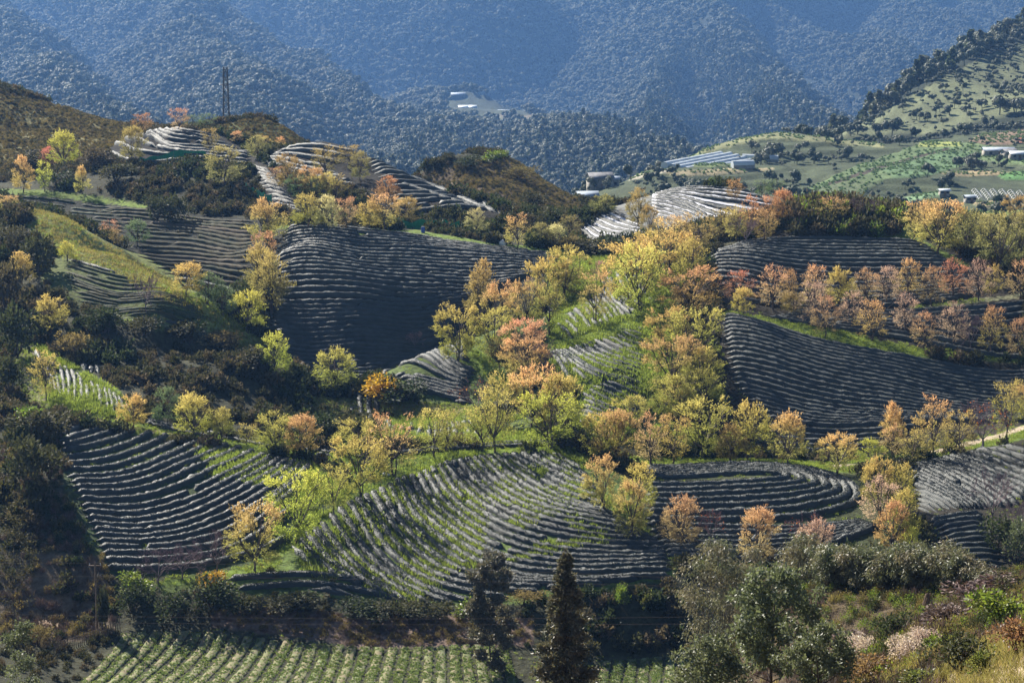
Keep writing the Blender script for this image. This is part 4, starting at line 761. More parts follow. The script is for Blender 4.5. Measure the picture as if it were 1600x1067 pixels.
# cluster phrase; (u, v of foot, height px, width px, colour, form, ymin)
TREES = [
 ('along the grass path above the left bowl field', [(72,627,76,48,'go','airy',290),(208,668,54,50,'go','round',280),(262,662,56,48,'gr','round',285),(302,686,70,60,'yg','round',285),(346,692,54,52,'yg','tier',285),(386,696,34,40,'yg','airy',285),(432,709,60,66,'yg','broad',285),(470,714,66,60,'or','round',280)]),
 ('at the fork of the grass paths', [(560,716,62,68,'yg','broad',280),(562,777,92,82,'yg','broad',255),(614,743,94,84,'oy','airy',270),(522,806,78,56,'yg','airy',255)]),
 ('on the grass lane between bowl field and mound', [(463,848,116,84,'lime','broad',250),(400,894,106,84,'oy','broad',250)]),
 ('along the bottom edge of the left bowl field', [(248,912,56,64,'bare','',245),(285,905,58,58,'bare','',245),(340,895,68,66,'bare','',245)]),
 ('on the grass crest above the mound', [(679,716,78,60,'yg','airy',280),(700,707,66,50,'yg','airy',285),(752,705,70,66,'yg','airy',285),(773,709,100,74,'yg','airy',280),(858,705,90,90,'lime','broad',280)]),
 ('in the dense clump behind the grass crest', [(795,668,84,66,'yg','broad',296),(832,672,98,78,'oy','broad',296),(876,668,84,78,'yg','round',296),(745,650,56,66,'red','',300)]),
 ('beside the shaded valley floor', [(522,613,70,70,'yg','round',325),(430,588,66,52,'lime','round',325),(648,545,28,30,'bare','',340)]),
 ('in the file crossing the shaded field', [(388,520,64,60,'lime','round',340),(425,490,90,62,'br','round',350),(408,455,74,54,'br','round',360),(412,425,60,46,'or','airy',370),(418,385,74,62,'oy','round',385)]),
 ('on the dark slope left of the shaded field', [(293,464,52,56,'go','round',350),(325,476,50,52,'gr','round',350),(348,492,44,44,'gr','round',345),(215,385,40,40,'gr','round',370),(172,376,30,32,'pk','airy',385),(182,385,26,24,'br','airy',385),(105,408,30,36,'lime','tier',350),(32,448,52,56,'go','tier',345),(80,518,58,50,'go','round',320),(228,490,64,50,'bare','',335)]),
 ('at the foot of the brown hillside', [(36,301,54,34,'or','round',430),(70,300,46,24,'lime','airy',430),(128,303,40,28,'oy','tier',430),(100,264,56,48,'lime','round',470),(78,262,30,34,'rd','round',470),(10,328,22,40,'oy','broad',395)]),
 ('on the upper left knoll', [(207,256,56,42,'br','round',455),(222,213,34,34,'ru','airy',475),(280,207,36,32,'pk','airy',475),(328,236,34,30,'br','airy',470),(350,288,56,60,'ol','round',440),(300,205,24,30,'gr','airy',500),(325,203,24,30,'gr','airy',500)]),
 ('below the shrubby knoll', [(402,248,34,40,'ol','round',470),(414,234,20,24,'br','round',490),(370,224,18,20,'pk','round',500),(438,232,18,16,'or','round',495)]),
 ('in the hollow of the upper middle hill', [(432,290,28,34,'pk','airy',430),(452,298,52,44,'br','broad',430),(474,312,36,46,'gr','broad',425),(488,308,46,40,'oy','broad',430),(508,280,48,44,'br','airy',440),(505,312,40,34,'yg','broad',430),(526,318,42,36,'br','airy',425),(545,258,30,46,'br','airy',450),(563,282,42,34,'ol','round',440)]),
 ('in the row on the shaded field top path', [(482,358,52,50,'yg','broad',400),(512,358,50,46,'pl','round',402),(540,360,50,40,'pk','airy',402),(576,358,44,42,'go','round',402),(600,360,54,52,'oy','airy',402),(606,322,44,42,'ru','round',420),(634,352,42,44,'br','round',405),(745,366,38,36,'pl','round',404),(808,388,50,42,'oy','airy',395),(845,386,36,36,'ol','round',397),(868,386,34,34,'pl','round',400),(890,376,38,38,'ol','airy',402)]),
 ('beside the white-striped hill', [(942,336,32,38,'ol','round',425),(998,356,58,40,'br','round',395),(1014,372,48,36,'br','round',395),(1148,312,30,28,'ru','airy',430),(1112,286,14,12,'gr','round',460),(1190,310,28,26,'gr','airy',440),(1212,312,30,30,'gr','airy',440)]),
 ('on the saddle between striped hill and upper right field', [(1128,372,46,44,'br','airy',392),(1150,378,52,42,'br','airy',388),(1178,366,56,46,'ru','airy',394),(1206,352,46,38,'ru','airy',400),(1222,348,50,36,'ru','round',400),(1166,382,44,46,'bare','',385),(1250,330,20,22,'bare','',400),(1195,378,48,40,'or','airy',388)]),
 ('around the shrubby top of the upper right field', [(1300,348,38,50,'oy','airy',392),(1338,345,36,26,'bare','',395),(1362,345,32,26,'bare','',395),(1430,378,58,52,'oy','airy',380),(1467,396,78,72,'oy','broad',375),(1452,358,44,50,'br','round',392),(1508,396,66,60,'ol','round',380),(1562,424,88,70,'ol','broad',368),(1594,410,74,50,'ol','round',372),(1590,352,44,44,'br','broad',400),(1540,372,36,46,'pl','round',392)]),
 ('in the upper tree row of the right fields', [(1155,474,50,52,'rd','thin',352),(1160,492,42,36,'go','round',340),(1207,484,68,56,'pk','thin',348),(1232,480,58,36,'or','thin',348),(1240,490,34,42,'br','round',342),(1272,480,64,50,'pk','thin',348),(1312,477,60,44,'go','round',350),(1352,474,54,50,'pk','thin',352),(1386,474,56,44,'mv','thin',352),(1418,464,58,48,'or','thin',355),(1456,478,60,46,'pk','thin',350),(1488,465,60,52,'rd','thin',352),(1528,470,64,46,'mv','thin',352),(1550,462,48,36,'go','thin',355),(1592,466,56,44,'pk','thin',352)]),
 ('in the lower tree row of the right fields', [(1272,506,64,58,'mv','thin',335),(1288,526,62,48,'pk','thin',332),(1333,508,50,44,'mv','thin',335),(1362,532,62,54,'or','thin',332),(1414,520,62,44,'mv','thin',332),(1444,545,56,44,'pk','thin',330),(1490,536,62,50,'mv','thin',332),(1516,548,56,40,'bare','',330),(1550,552,72,50,'oy','thin',330),(1592,562,64,44,'pk','thin',330)]),
 ('at the crown of the central ridge', [(985,470,94,78,'go','broad',362),(1000,490,102,80,'yg','broad',350),(1042,450,88,84,'go','broad',360),(1080,462,84,66,'yg','round',356),(1078,492,70,90,'or','broad',345),(1046,410,66,66,'oy','airy',372),(1008,425,66,60,'go','round',372),(1090,395,60,56,'br','airy',380),(1062,385,46,48,'or','airy',385)]),
 ('down the central ridge', [(1042,560,76,66,'go','broad',322),(1086,572,86,80,'yg','broad',318),(1048,612,86,80,'oy','broad',308),(1096,610,66,64,'yg','round',312),(1052,655,68,72,'yg','round',306),(1098,650,72,64,'yg','round',306),(1035,655,50,46,'yg','airy',306)]),
 ('in the grove left of the central ridge', [(886,456,66,62,'yg','broad',358),(938,445,36,34,'pu','thin',365),(930,505,78,54,'oy','airy',335),(857,524,80,56,'yg','airy',328),(852,478,74,62,'go','broad',345),(882,470,64,60,'br','airy',350),(824,505,66,46,'oy','broad',335),(752,494,84,60,'br','tier',340),(782,520,76,54,'oy','broad',332),(716,568,88,66,'yg','broad',325),(768,556,72,62,'yg','broad',326),(818,572,72,66,'pk','broad',322),(818,598,66,66,'oy','broad',315),(780,580,50,44,'br','airy',322),(850,585,50,40,'bare','',318)]),
 ('in the big clump right of the mound', [(942,802,88,68,'oy','round',255),(985,840,88,60,'oy','round',250),(1000,800,76,56,'yg','round',256),(962,724,84,74,'or','round',280),(1016,730,82,52,'pk','airy',278),(1052,724,74,60,'go','airy',280),(940,720,74,60,'yg','broad',284),(982,668,48,54,'yg','broad',298),(1060,660,56,54,'go','airy',298)]),
 ('on the dark bank above the looped mound', [(1098,716,92,88,'yg','broad',285),(1168,718,88,72,'yg','round',285),(1142,722,58,54,'br','round',282),(1232,728,82,60,'oy','round',282)]),
 ('along the dirt track at lower right', [(1308,740,62,58,'oy','broad',275),(1358,728,42,54,'lime','round',285),(1395,714,52,40,'pk','thin',288),(1393,704,74,50,'or','tier',292),(1426,724,56,58,'br','airy',282),(1457,720,98,62,'oy','airy',282),(1497,712,68,60,'br','airy',286),(1535,702,78,76,'red','',288),(1572,692,98,60,'yg','airy',290),(1596,655,54,48,'oy','round',298)]),
 ('in front of the looped mound', [(1064,854,84,68,'pk','round',252),(1182,880,88,66,'pk','round',252),(1276,884,78,62,'mv','round',252),(1262,858,56,60,'red','',254),(1110,852,60,40,'red','',254)]),
 ('in the clump right of the looped mound', [(1372,794,84,58,'go','round',262),(1408,798,72,52,'yg','round',262),(1374,822,80,66,'mv','thin',258),(1412,846,80,58,'yg','round',256),(1396,866,82,60,'or','round',252),(1422,882,58,40,'lime','round',252)]),
 ('on the dark slope at the lower right edge', [(1550,822,88,66,'bare','',255),(1585,850,70,50,'bare','',250)]),
]
ntree = 0; TR_POS = []
rt = np.random.default_rng(5)
FORMN = {'round': 'rounded', 'broad': 'broad', 'tier': 'tiered', 'airy': 'airy', 'thin': 'thin-leaved', '': 'leafless'}
for place, lst in TREES:
    order = {id(t): i for i, t in enumerate(sorted(lst, key=lambda q: q[0]))}
    for t in lst:
        u, v, hp, wp, colr, form, ym = t
        p = hit(u, v, ym-8, None, ym+90); hgt = hp*p[1]/F*1.05; wd = wp*p[1]/F
        root = empty('bare_tree' if form == '' else 'cherry_tree', tuple(p), rt.random()*6.28)
        if form == '':
            a, b, c = (BRR if colr == 'red' else BR)[rt.integers(0, 2)]; s = (wd/.95, wd/.95, hgt)
        else:
            a, b = CH[form][rt.integers(0, len(CH[form]))]; c = None; hgt *= 1.02; s = (wd/1.06, wd/1.06, hgt)
        for nm, me in (('trunk', a), ('crown', b), ('leaf_cluster', c)):
            if me is None: continue
            o = bpy.data.objects.new(nm, me); COL.objects.link(o); o.parent = root; o.scale = s
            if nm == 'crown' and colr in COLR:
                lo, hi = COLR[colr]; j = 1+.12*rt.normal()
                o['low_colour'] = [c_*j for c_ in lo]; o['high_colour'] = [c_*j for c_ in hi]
        i = order[id(t)]; n = len(lst)
        pos = 'leftmost' if i == 0 else ('rightmost' if i == n-1 else ordinal(i+1)+' from left')
        what = {'bare': 'bare grey-mauve tree', 'red': 'nearly bare orange-flecked tree'}.get(colr, '%s %s tree' % (FORMN[form], NAMEC[colr]))
        tag(root, '%s %s, %s' % (what, place.replace('in the hollow of the upper middle hill','in the upper middle hollow').replace('on the saddle between striped hill and upper right field','right of the striped hill').replace('in the row on the shaded field top path','on the shaded field top path').replace('on the grass lane between bowl field and mound','between bowl field and mound').replace('around the shrubby top of the upper right field','around the upper right thicket').replace('along the bottom edge of the left bowl field','under the left bowl field').replace('along the grass path above the left bowl field','above the left bowl field').replace('on the dark slope left of the shaded field','left of the shaded field').replace('on the dark slope at the lower right edge','on the dark lower right slope').replace('in the tree row','') , pos), 'tree', 'autumn trees '+place); ntree += 1
        TR_POS.append(p)
print('TREES', ntree)
# ---------------------------------------------------------------- undergrowth and woods
sb = [clump(40+i, 170, .26, .13, mat=M['scrub_leaf'], hgt=.8, wid=1.2) for i in range(5)]
db = [clump(50+i, 130, .2, .09, mat=M['dry_leaf'], hgt=.7, wid=1.2, up=.9) for i in range(4)]
dk = [clump(60+i, 190, .28, .15, mat=M['dark_leaf'], hgt=.9, wid=1.2) for i in range(4)]
tw = [clump(65+i, 170, .4, .035, mat=M['brown_twig'], hgt=.7, wid=1., up=1.4) for i in range(3)]
def scale_noise(P, lo, hi, f, s=2): return lo+(hi-lo)*np.clip(vnoise(P[:, 0]/f, P[:, 1]/f, s)*.75+.35*RNG.random(len(P)), 0, 1)
P = pick_cells([2], .42, 225, 600, seed=12); P = P[vnoise(P[:, 0]/6, P[:, 1]/6, 3) > .22]
lowb = P[:, 1] < 262
sel = vnoise(P[:, 0]/18, P[:, 1]/18, 5)-.12*(P[:, 0] < -35)
for i, (mk, pr, nm, lb) in enumerate(((sel < .45, sb, 'undergrowth', 'dull green scrub covering the banks and gullies'), (sel >= .45, dk+sb[:2], 'dark_undergrowth', 'dark leafy undergrowth on the shaded banks'))):
    Q = P[mk]; scatter(nm, Q, scale_noise(Q, .5, 2.6, 5)*np.where((Q[:, 1] < 262) & (Q[:, 0] < 8), .42, 1), pr, lb, seed=20+i)
P = pick_cells([3], 2.0, 380, 620, seed=13); scatter('hill_heath', P, scale_noise(P, .25, 1.0, 4), db+sb[:2], 'tufty brown heath on the bare hillsides', seed=23)
DENSE = inpoly(DU, DV, [(1225,385),(1225,325),(1310,300),(1410,335),(1405,385)]) & (YG > 384) & (YG < 410)
P = pick_cells([2, 3], 1.2, 384, 410, DENSE, seed=14); scatter('hilltop_thicket', P, .9+2.0*RNG.random(len(P)), [clump(70+i, 200, .26, .12, mat=M['lime_leaf'] if i == 0 else M['scrub_leaf'], hgt=.9, wid=1.1) for i in range(4)], 'thick mixed shrubs covering the top above the upper right field', seed=24)
BRK = inpoly(DU, DV, [(0,640),(100,650),(95,760),(140,860),(180,980),(80,1010),(0,1010)]) & (YG > 225) & (YG < 320)
P = pick_cells([2, 6], .9, 225, 320, BRK, seed=15); scatter('slope_bracken', P, scale_noise(P, .4, 1.5, 4), tw+db[:1]+dk[:1], 'dead brown bracken on the dark left slope', seed=25)
BB = pick_cells([6], 2.2, 225, 262, ~BRK, seed=18); BB = BB[BB[:, 0] < 6]; scatter('bank_bracken', BB, .35+.6*RNG.random(len(BB)), db+tw, 'reddish dead bracken on the bank above the bottom field', seed=29)
FG = pick_cells([6], 3.2, 56, 172, seed=16); uu, vv = to_uv(*FG.T); FG = FG[(uu > 900) & (uu < 1800) & (vv < 1250)]
nf = vnoise(FG[:, 0]/3.5, FG[:, 1]/3.5, 4); print('FG', len(FG))
scatter('foreground_brush', FG[nf < .5], .35+.7*RNG.random((nf < .5).sum()), tw+[clump(80, 200, .3, .03, mat=M['dry_blade'], hgt=.7, wid=.8, up=1.6)], 'tangled leafless twigs and dead stems on the near slope', seed=26)
scatter('foreground_weeds', FG[nf >= .5], .3+.75*RNG.random((nf >= .5).sum()), [clump(90+i, 260, .1, .06, mat=M[m_], hgt=.7, wid=1., up=.4) for i, m_ in enumerate(('scrub_leaf', 'dark_leaf', 'lime_leaf', 'dry_leaf'))], 'green and brown weeds on the near slope', seed=27)
FD = pick_cells([5], 30, 58, 105, inpoly(DU, DV, [(1440,1080),(1480,1010),(1640,970),(1700,1120)]), seed=17)
scatter('dead_grass', FD, .6+.7*RNG.random(len(FD)), [blades(100+i, 18, .3, .15, .02, M['dry_blade']) for i in range(3)], 'flattened straw-coloured grass at the lower right corner', cat='grass', seed=28)
# woods on the mountains
def wood_crown(seed, n, conif=False):
    r = np.random.default_rng(seed); b = MB()
    def sph(c, R, k=7, m=4):
        th = np.arange(k)*6.283/k; V = [(0, 0, R)]+[(math.cos(a)*math.sin(p)*R, math.sin(a)*math.sin(p)*R, math.cos(p)*R) for p in np.linspace(.5, 2.2, m) for a in th]
        V = np.array(V)*(1+.12*r.normal(size=(len(V), 1)))+c; b.add(V, [(1+q*k+i, 1+(q+1)*k+i, 1+(q+1)*k+(i+1) % k, 1+q*k+(i+1) % k) for q in range(m-1) for i in range(k)], [(0, 1+i, 1+(i+1) % k) for i in range(k)])
    if conif:
        z = r.random(n)**1.3; th = r.random(n)*6.283; rad = (1.03-z)*.3*(.6+.5*r.random(n)); P = np.stack([np.cos(th)*rad, np.sin(th)*rad, .1+z*1.2], 1); D = np.stack([np.cos(th), np.sin(th), -.1+0*z], 1)+r.normal(0, .35, (n, 3)); b.leaves(P-D*.05, D, .2, .15, r)
    else:
        k = r.integers(4, 8); cs = np.stack([r.normal(0, .19, k), r.normal(0, .19, k), .42+.3*r.random(k)], 1); Rs = .15+.1*r.random(k)
        for c, R in zip(cs, Rs): sph(c, R*.86)
        ii = r.integers(0, k, n); d = r.normal(size=(n, 3)); d[:, 2] = d[:, 2]*.8+.3; d /= np.linalg.norm(d, axis=1, keepdims=True); T_ = np.cross(d, r.normal(size=(n, 3))); T_ /= np.linalg.norm(T_, axis=1, keepdims=True)
        P = cs[ii]+d*Rs[ii][:, None]*(.9+.25*r.random((n, 1))); D = T_+d*.45; D /= np.linalg.norm(D, axis=1, keepdims=True)
        S = np.cross(D, d); L = (.09+.06*r.random(n))[:, None]; V = np.stack([P-D*L*.5, P+S*L*.4, P+D*L*.5, P-S*L*.4], 1); b.add(V.reshape(-1, 3), np.arange(n*4).reshape(-1, 4))
        b.tube([(0, 0, -.1), (0, 0, .5)], .03, 4)
    me = b.me('wood_crown'); me.materials.append(M['forest_leaf']); return me
wc = [wood_crown(200+i, 300) for i in range(7)]; wk = [wood_crown(210+i, 220, True) for i in range(2)]
P = pick_cells([8], .018, 1062, 2300, seed=31); Q = pick_cells([8], .016, 2300, 5400, seed=32)
wn = vnoise(P[:, 0]/50, P[:, 1]/50, 4); P = P[wn+.25*RNG.random(len(P)) > .3]
scatter('forest', P, 6+6*RNG.random(len(P)), wc+wk[:1], 'mixed woodland on the near spurs of the valley side', cat='forest', seed=33)
s_ = 7+9*RNG.random(len(Q))**1.5; scatter('far_forest', Q, s_, wc, 'hazy blue forest covering the steep mountains', cat='forest', seed=34)
CON = inpoly(DU, DV, [(1000,230),(1020,100),(1120,60),(1290,215),(1200,235)]); P = pick_cells([8], .012, 2300, 4200, CON, seed=35)
scatter('conifer_plantation', P, 9+6*RNG.random(len(P)), wk, 'dense dark conifer plantation on the right mountain spur', cat='forest', seed=36)
P = pick_cells([10], .022, 1040, 1700, seed=37); scatter('spur_wood', P, 1.5+4*RNG.random(len(P))**1.5, wc, 'scattered trees on the grassy right spur', cat='forest', seed=38)
P = pick_cells([7], .03, 640, 1060, seed=39); P = P[vnoise(P[:, 0]/25, P[:, 1]/25, 3) > .6]
scatter('valley_scrub', P, 2+4.5*RNG.random(len(P))**2, wc, 'bushes and small trees on the farmland banks', cat='bushes', seed=40)
P = pick_cells([9], .12, 690, 1040, seed=41); scatter('vegetable_rows', P, 1.0+.4*RNG.random(len(P)), [clump(300, 40, .35, .25, mat=M['cabbage'], hgt=.4, wid=1.)], 'leafy vegetables in the far valley fields', cat='crops', seed=42)
# ---------------------------------------------------------------- single shrubs
def shrub_pair(seed, mat, leaf=.1, n=900, form='dome'):
    r = np.random.default_rng(seed); st = MB()
    for i in range(7):
        az = r.random()*6.28; e = (math.cos(az)*.3, math.sin(az)*.3, .5+.3*r.random()); P_, R_ = limb(r, (r.normal(0, .03), r.normal(0, .03), -.03), e, .02, .006, .1, 4); st.tube(P_, R_, 3)
    cr = MB(); nl = 12; L_ = np.stack([r.normal(0, .22, nl), r.normal(0, .22, nl), .3+.45*r.random(nl)], 1)
    d = r.normal(size=(n, 3)); d /= np.linalg.norm(d, axis=1, keepdims=True); P_ = L_[r.integers(0, nl, n)]+d*.23*(r.random((n, 1))**.4); P_[:, 2] = np.maximum(P_[:, 2], .03)
    D = d+r.normal(0, .5, (n, 3)); D[:, 2] += .35; cr.leaves(P_, D, leaf*(.6+.7*r.random(n)), leaf*.55, r)
    a, b = st.me('stem'), cr.me('foliage'); a.materials.append(M['bark']); b.materials.append(M[mat]); return a, b
SH = {'dark': [shrub_pair(1, 'dark_leaf'), shrub_pair(2, 'dark_leaf')], 'scrub': [shrub_pair(3, 'scrub_leaf'), shrub_pair(4, 'scrub_leaf')], 'dry': [shrub_pair(5, 'dry_leaf', .08), shrub_pair(6, 'dry_leaf', .08)],
      'lime': [shrub_pair(7, 'lime_leaf')], 'glossy': [shrub_pair(8, 'glossy_leaf', .07, 1500), shrub_pair(9, 'glossy_leaf', .08, 1300)], 'plume': [shrub_pair(10, 'pink_plume', .05, 2200)], 'twig': [shrub_pair(11, 'brown_twig', .09, 1600)]}
M['olive_leaf'] = leafmat('olive_leaf', [(.17, .16, .05), (.12, .15, .04)], .45)
GOLD = leafmat('gold_leaf', [(.5, .3, .03), (.42, .32, .04)], .5); M['gold_leaf'] = GOLD; SH['olive'] = [shrub_pair(14, 'olive_leaf')]; SH['gold'] = [shrub_pair(12, 'gold_leaf')]
M['rust_leaf'] = leafmat('rust_leaf', [(.2, .11, .06), (.26, .17, .09)], .4); SH['rust'] = [shrub_pair(13, 'rust_leaf')]
BUSH = [  # u, v, height px, width px, kind, ymin, label
 (592,624,46,56,'gold',320,'bright golden bush at the foot of the small middle hill'),
 (632,626,34,70,'dark',320,'long olive-dark bush beside the bright golden bush'),
 (165,520,44,56,'dark',325,'round dark bush below the left terraces'),(225,525,36,60,'scrub',325,'brownish bush right of the round dark bush'),
 (285,530,34,60,'scrub',325,'brown-green bush on the bank above the dark gully'),(350,548,36,66,'dry',325,'dry brown bush on the bank near the shaded field'),
 (400,575,40,60,'scrub',325,'scruffy bush at the right tip of the left spur'),(118,560,46,50,'dry',310,'dry bush above the small green triangle'),
 (60,425,60,60,'dark',345,'dark bush under the left spur crest'),(30,395,50,50,'scrub',350,'grey-green bush on the left spur'),(25,560,90,60,'dark',300,'tall dark bush beside the worn left footpath'),
 (10,500,110,60,'scrub',290,'big grey-green bush at the left edge'),(15,620,70,50,'dark',290,'dark bush at the left edge below the footpath'),
 (70,690,60,80,'scrub',262,'grey-green bush at the top left corner of the bowl field'),(60,672,40,50,'lime',270,'yellow-green bush against the bowl field corner'),
 (40,760,90,70,'dark',250,'leggy dark bush on the left slope'),(75,745,60,50,'scrub',250,'bush at the left edge of the bowl field'),
 (205,955,48,50,'dark',235,'dark bush right of the utility pole'),(215,925,34,50,'lime',240,'yellow-green bush behind the dark pole bush'),
 (270,965,46,64,'dark',238,'dark glossy bush below the lower verge rows'),(330,955,62,70,'dark',238,'large dark green bush under the golden one'),
 (333,925,34,50,'gold',245,'small golden bush at the end of the grass lane'),(385,960,40,60,'scrub',240,'olive bush right of the large dark green bush'),
 (455,955,34,80,'scrub',240,'low scrub on the bank below the verge rows'),(560,965,34,70,'dark',240,'low dark bush below the mound, left'),(620,962,34,60,'scrub',240,'grey bush at the lower tip of the mound'),
 (665,968,40,70,'scrub',240,'round olive bush at the foot of the mound'),(735,968,36,60,'lime',242,'yellow-green bush left of the ivy-clad tree'),(820,945,26,50,'dry',246,'reddish dry bush between ivy-clad tree and conifer'),
 (975,945,34,26,'lime',244,'small pale sapling on the dark pit face'),(1012,950,30,24,'olive',244,'small yellowish sapling on the dark pit face, right'),(990,1015,14,12,'olive',236,'tiny yellow plant at the edge of the bed field'),
 (560,705,60,26,'dark',300,'tall dark bush in the gully left of the hollow'),(500,690,50,60,'dark',300,'dark bush mass above the path in the gully'),(560,690,54,80,'scrub',300,'grey-leaved bush over the gully'),
 (880,700,40,60,'scrub',298,'brushy bush behind the lime tree on the crest'),(930,395,24,90,'scrub',398,'long low hedge below the left lobe of the striped hill'),
 (960,392,22,60,'dark',398,'dark end of the low hedge below the striped hill'),(890,392,26,50,'dry',398,'pale brushy bush at the end of the shaded field path'),
 (270,350,50,40,'dark',395,'dark grey bush in the left hollow'),(245,345,44,40,'dark',395,'dark bush with white flowers in the left hollow'),(150,262,36,50,'scrub',455,'grey-green bush left of the upper knoll'),
 (180,285,34,50,'scrub',445,'pale bush below the green net'),(50,262,30,60,'scrub',465,'pale grey bush at the foot of the brown hillside'),(90,290,24,50,'dark',445,'dark bush between the roadside trees'),
 (735,262,20,30,'dark',520,'dark bush on the crest of the brown hill'),(770,256,22,34,'lime',530,'pale green bush on top of the brown hill'),(832,325,30,40,'scrub',480,'pale bush in the cleft of the brown hills'),(810,345,26,44,'dry',450,'orange-brown bush at the foot of the brown hills'),
 (1560,860,60,60,'dark',252,'dark thicket beside the bare tree at the right edge'),(1590,880,80,50,'glossy',240,'glossy bush at the right edge below the bare tree'),(1520,905,34,60,'twig',235,'brown leafless bush below the flat lower rows'),
 (1570,985,70,90,'lime',60,'bright yellow-green bush at the right edge of the near slope'),(1592,1022,60,60,'rust',56,'orange-leaved bush at the right edge of the near slope'),
 (1412,1042,62,66,'plume',60,'pinkish grey fluffy seed-head shrub on the near slope'),(1448,1014,44,52,'plume',62,'smaller pinkish fluffy shrub behind the larger one'),(1345,1032,50,60,'plume',60,'faint pink fluffy shrub at the left of the near slope'),
 (1362,1072,50,90,'rust',58,'low red-brown bush at the bottom edge'),(1400,1000,48,52,'dark',62,'deep green bush above the pink fluffy shrub'),(1500,1050,70,80,'dark',58,'dark green bush right of the pink fluffy shrub'),
 (1535,1056,52,50,'olive',57,'yellow-leaved straggly bush beside the straw grass'),(1300,1072,60,60,'glossy',60,'glossy green bush at the bottom edge'),(1445,1078,40,80,'olive',56,'pale yellow weeds at the bottom edge'),
 (1330,990,46,90,'twig',64,'grey-brown twiggy bush left on the near slope'),(1480,985,50,90,'twig',66,'grey-brown twiggy bush in the middle of the near slope'),(1550,945,50,110,'twig',70,'brown twiggy bush along the top of the near slope'),(1590,935,40,60,'scrub',70,'green bush at the right end of the near slope top'),
 (60,1010,40,36,'dry',225,'dry reedy bush beside the bamboo fence'),
]
rb = np.random.default_rng(9)
for u, v, hp, wp, kd, ym, lab in BUSH:
    ym = ym-9 if ym > 200 else ym; p = hit(u, v, ym, None, ym+75); a, b = SH[kd][rb.integers(0, len(SH[kd]))]; root = empty('shrub', tuple(p), rb.random()*6.28)
    s = (wp*p[1]/F/.9, wp*p[1]/F/.9, hp*p[1]/F)
    for nm, me in (('stem', a), ('foliage', b)):
        o = bpy.data.objects.new(nm, me); COL.objects.link(o); o.parent = root; o.scale = s
    tag(root, lab, 'shrub')
# ---------------------------------------------------------------- near trees
def conifer(u, vtop, vbase, wp, Y, mat='conifer_leaf'):
    r = np.random.default_rng(77); x, y, zt = pt(u, vtop, Y); z0 = H(x, y)[0]; hgt = zt-z0; W = wp*Y/F
    root = empty('conifer', (x, y, z0)); t = MB(); P_, R_ = limb(r, (0, 0, -.2), (0, 0, hgt), .16, .02, .004, 12); t.tube(P_, R_, 8); t.build('trunk', M['bark'], root)
    br = MB(); nd = MB(); z = hgt*.12
    while z < hgt*.985:
        f = 1-z/hgt
        for _ in range(4):
            az = r.random()*6.28; L = max(.15, W*.5*(f*1.75)**.8*(.6+.6*r.random())); L = min(L, W*.62)
            e = np.array([math.cos(az)*L, math.sin(az)*L, z+L*(.12+.25*r.random())-.12*L]); P_, R_ = limb(r, (0, 0, z), e, .03*f+.008, .005, .07, 6); br.tube(P_, R_, 3)
            m = int(40+80*L); tt = .2+.8*r.random(m)**.7; ii = np.clip((tt*5).astype(int), 0, 4); Q_ = P_[ii]+(P_[ii+1]-P_[ii])*(tt*5-ii)[:, None]
            dr = (e-np.array([0, 0, z])); dr /= np.linalg.norm(dr); D = dr*.7+r.normal(0, .75, (m, 3)); D[:, 2] += .15
            nd.leaves(Q_+r.normal(0, .05+.05*L, (m, 3)), D, .22*(.6+.7*r.random(m)), .11, r)
        z += .17
    m = 500; th = r.random(m)*6.28; zz = hgt*(1-.14*r.random(m)); rd = (hgt-zz)*.22; nd.leaves(np.stack([np.cos(th)*rd, np.sin(th)*rd, zz], 1), np.stack([np.cos(th), np.sin(th), .8+0*th], 1), .16, .06, r)
    br.build('branch', M['bark'], root); nd.build('needles', M[mat], root); return root
tag(conifer(884, 858, 1120, 150, 128), 'tall dark conifer with drooping brown-green tufts at the bottom centre', 'conifer')
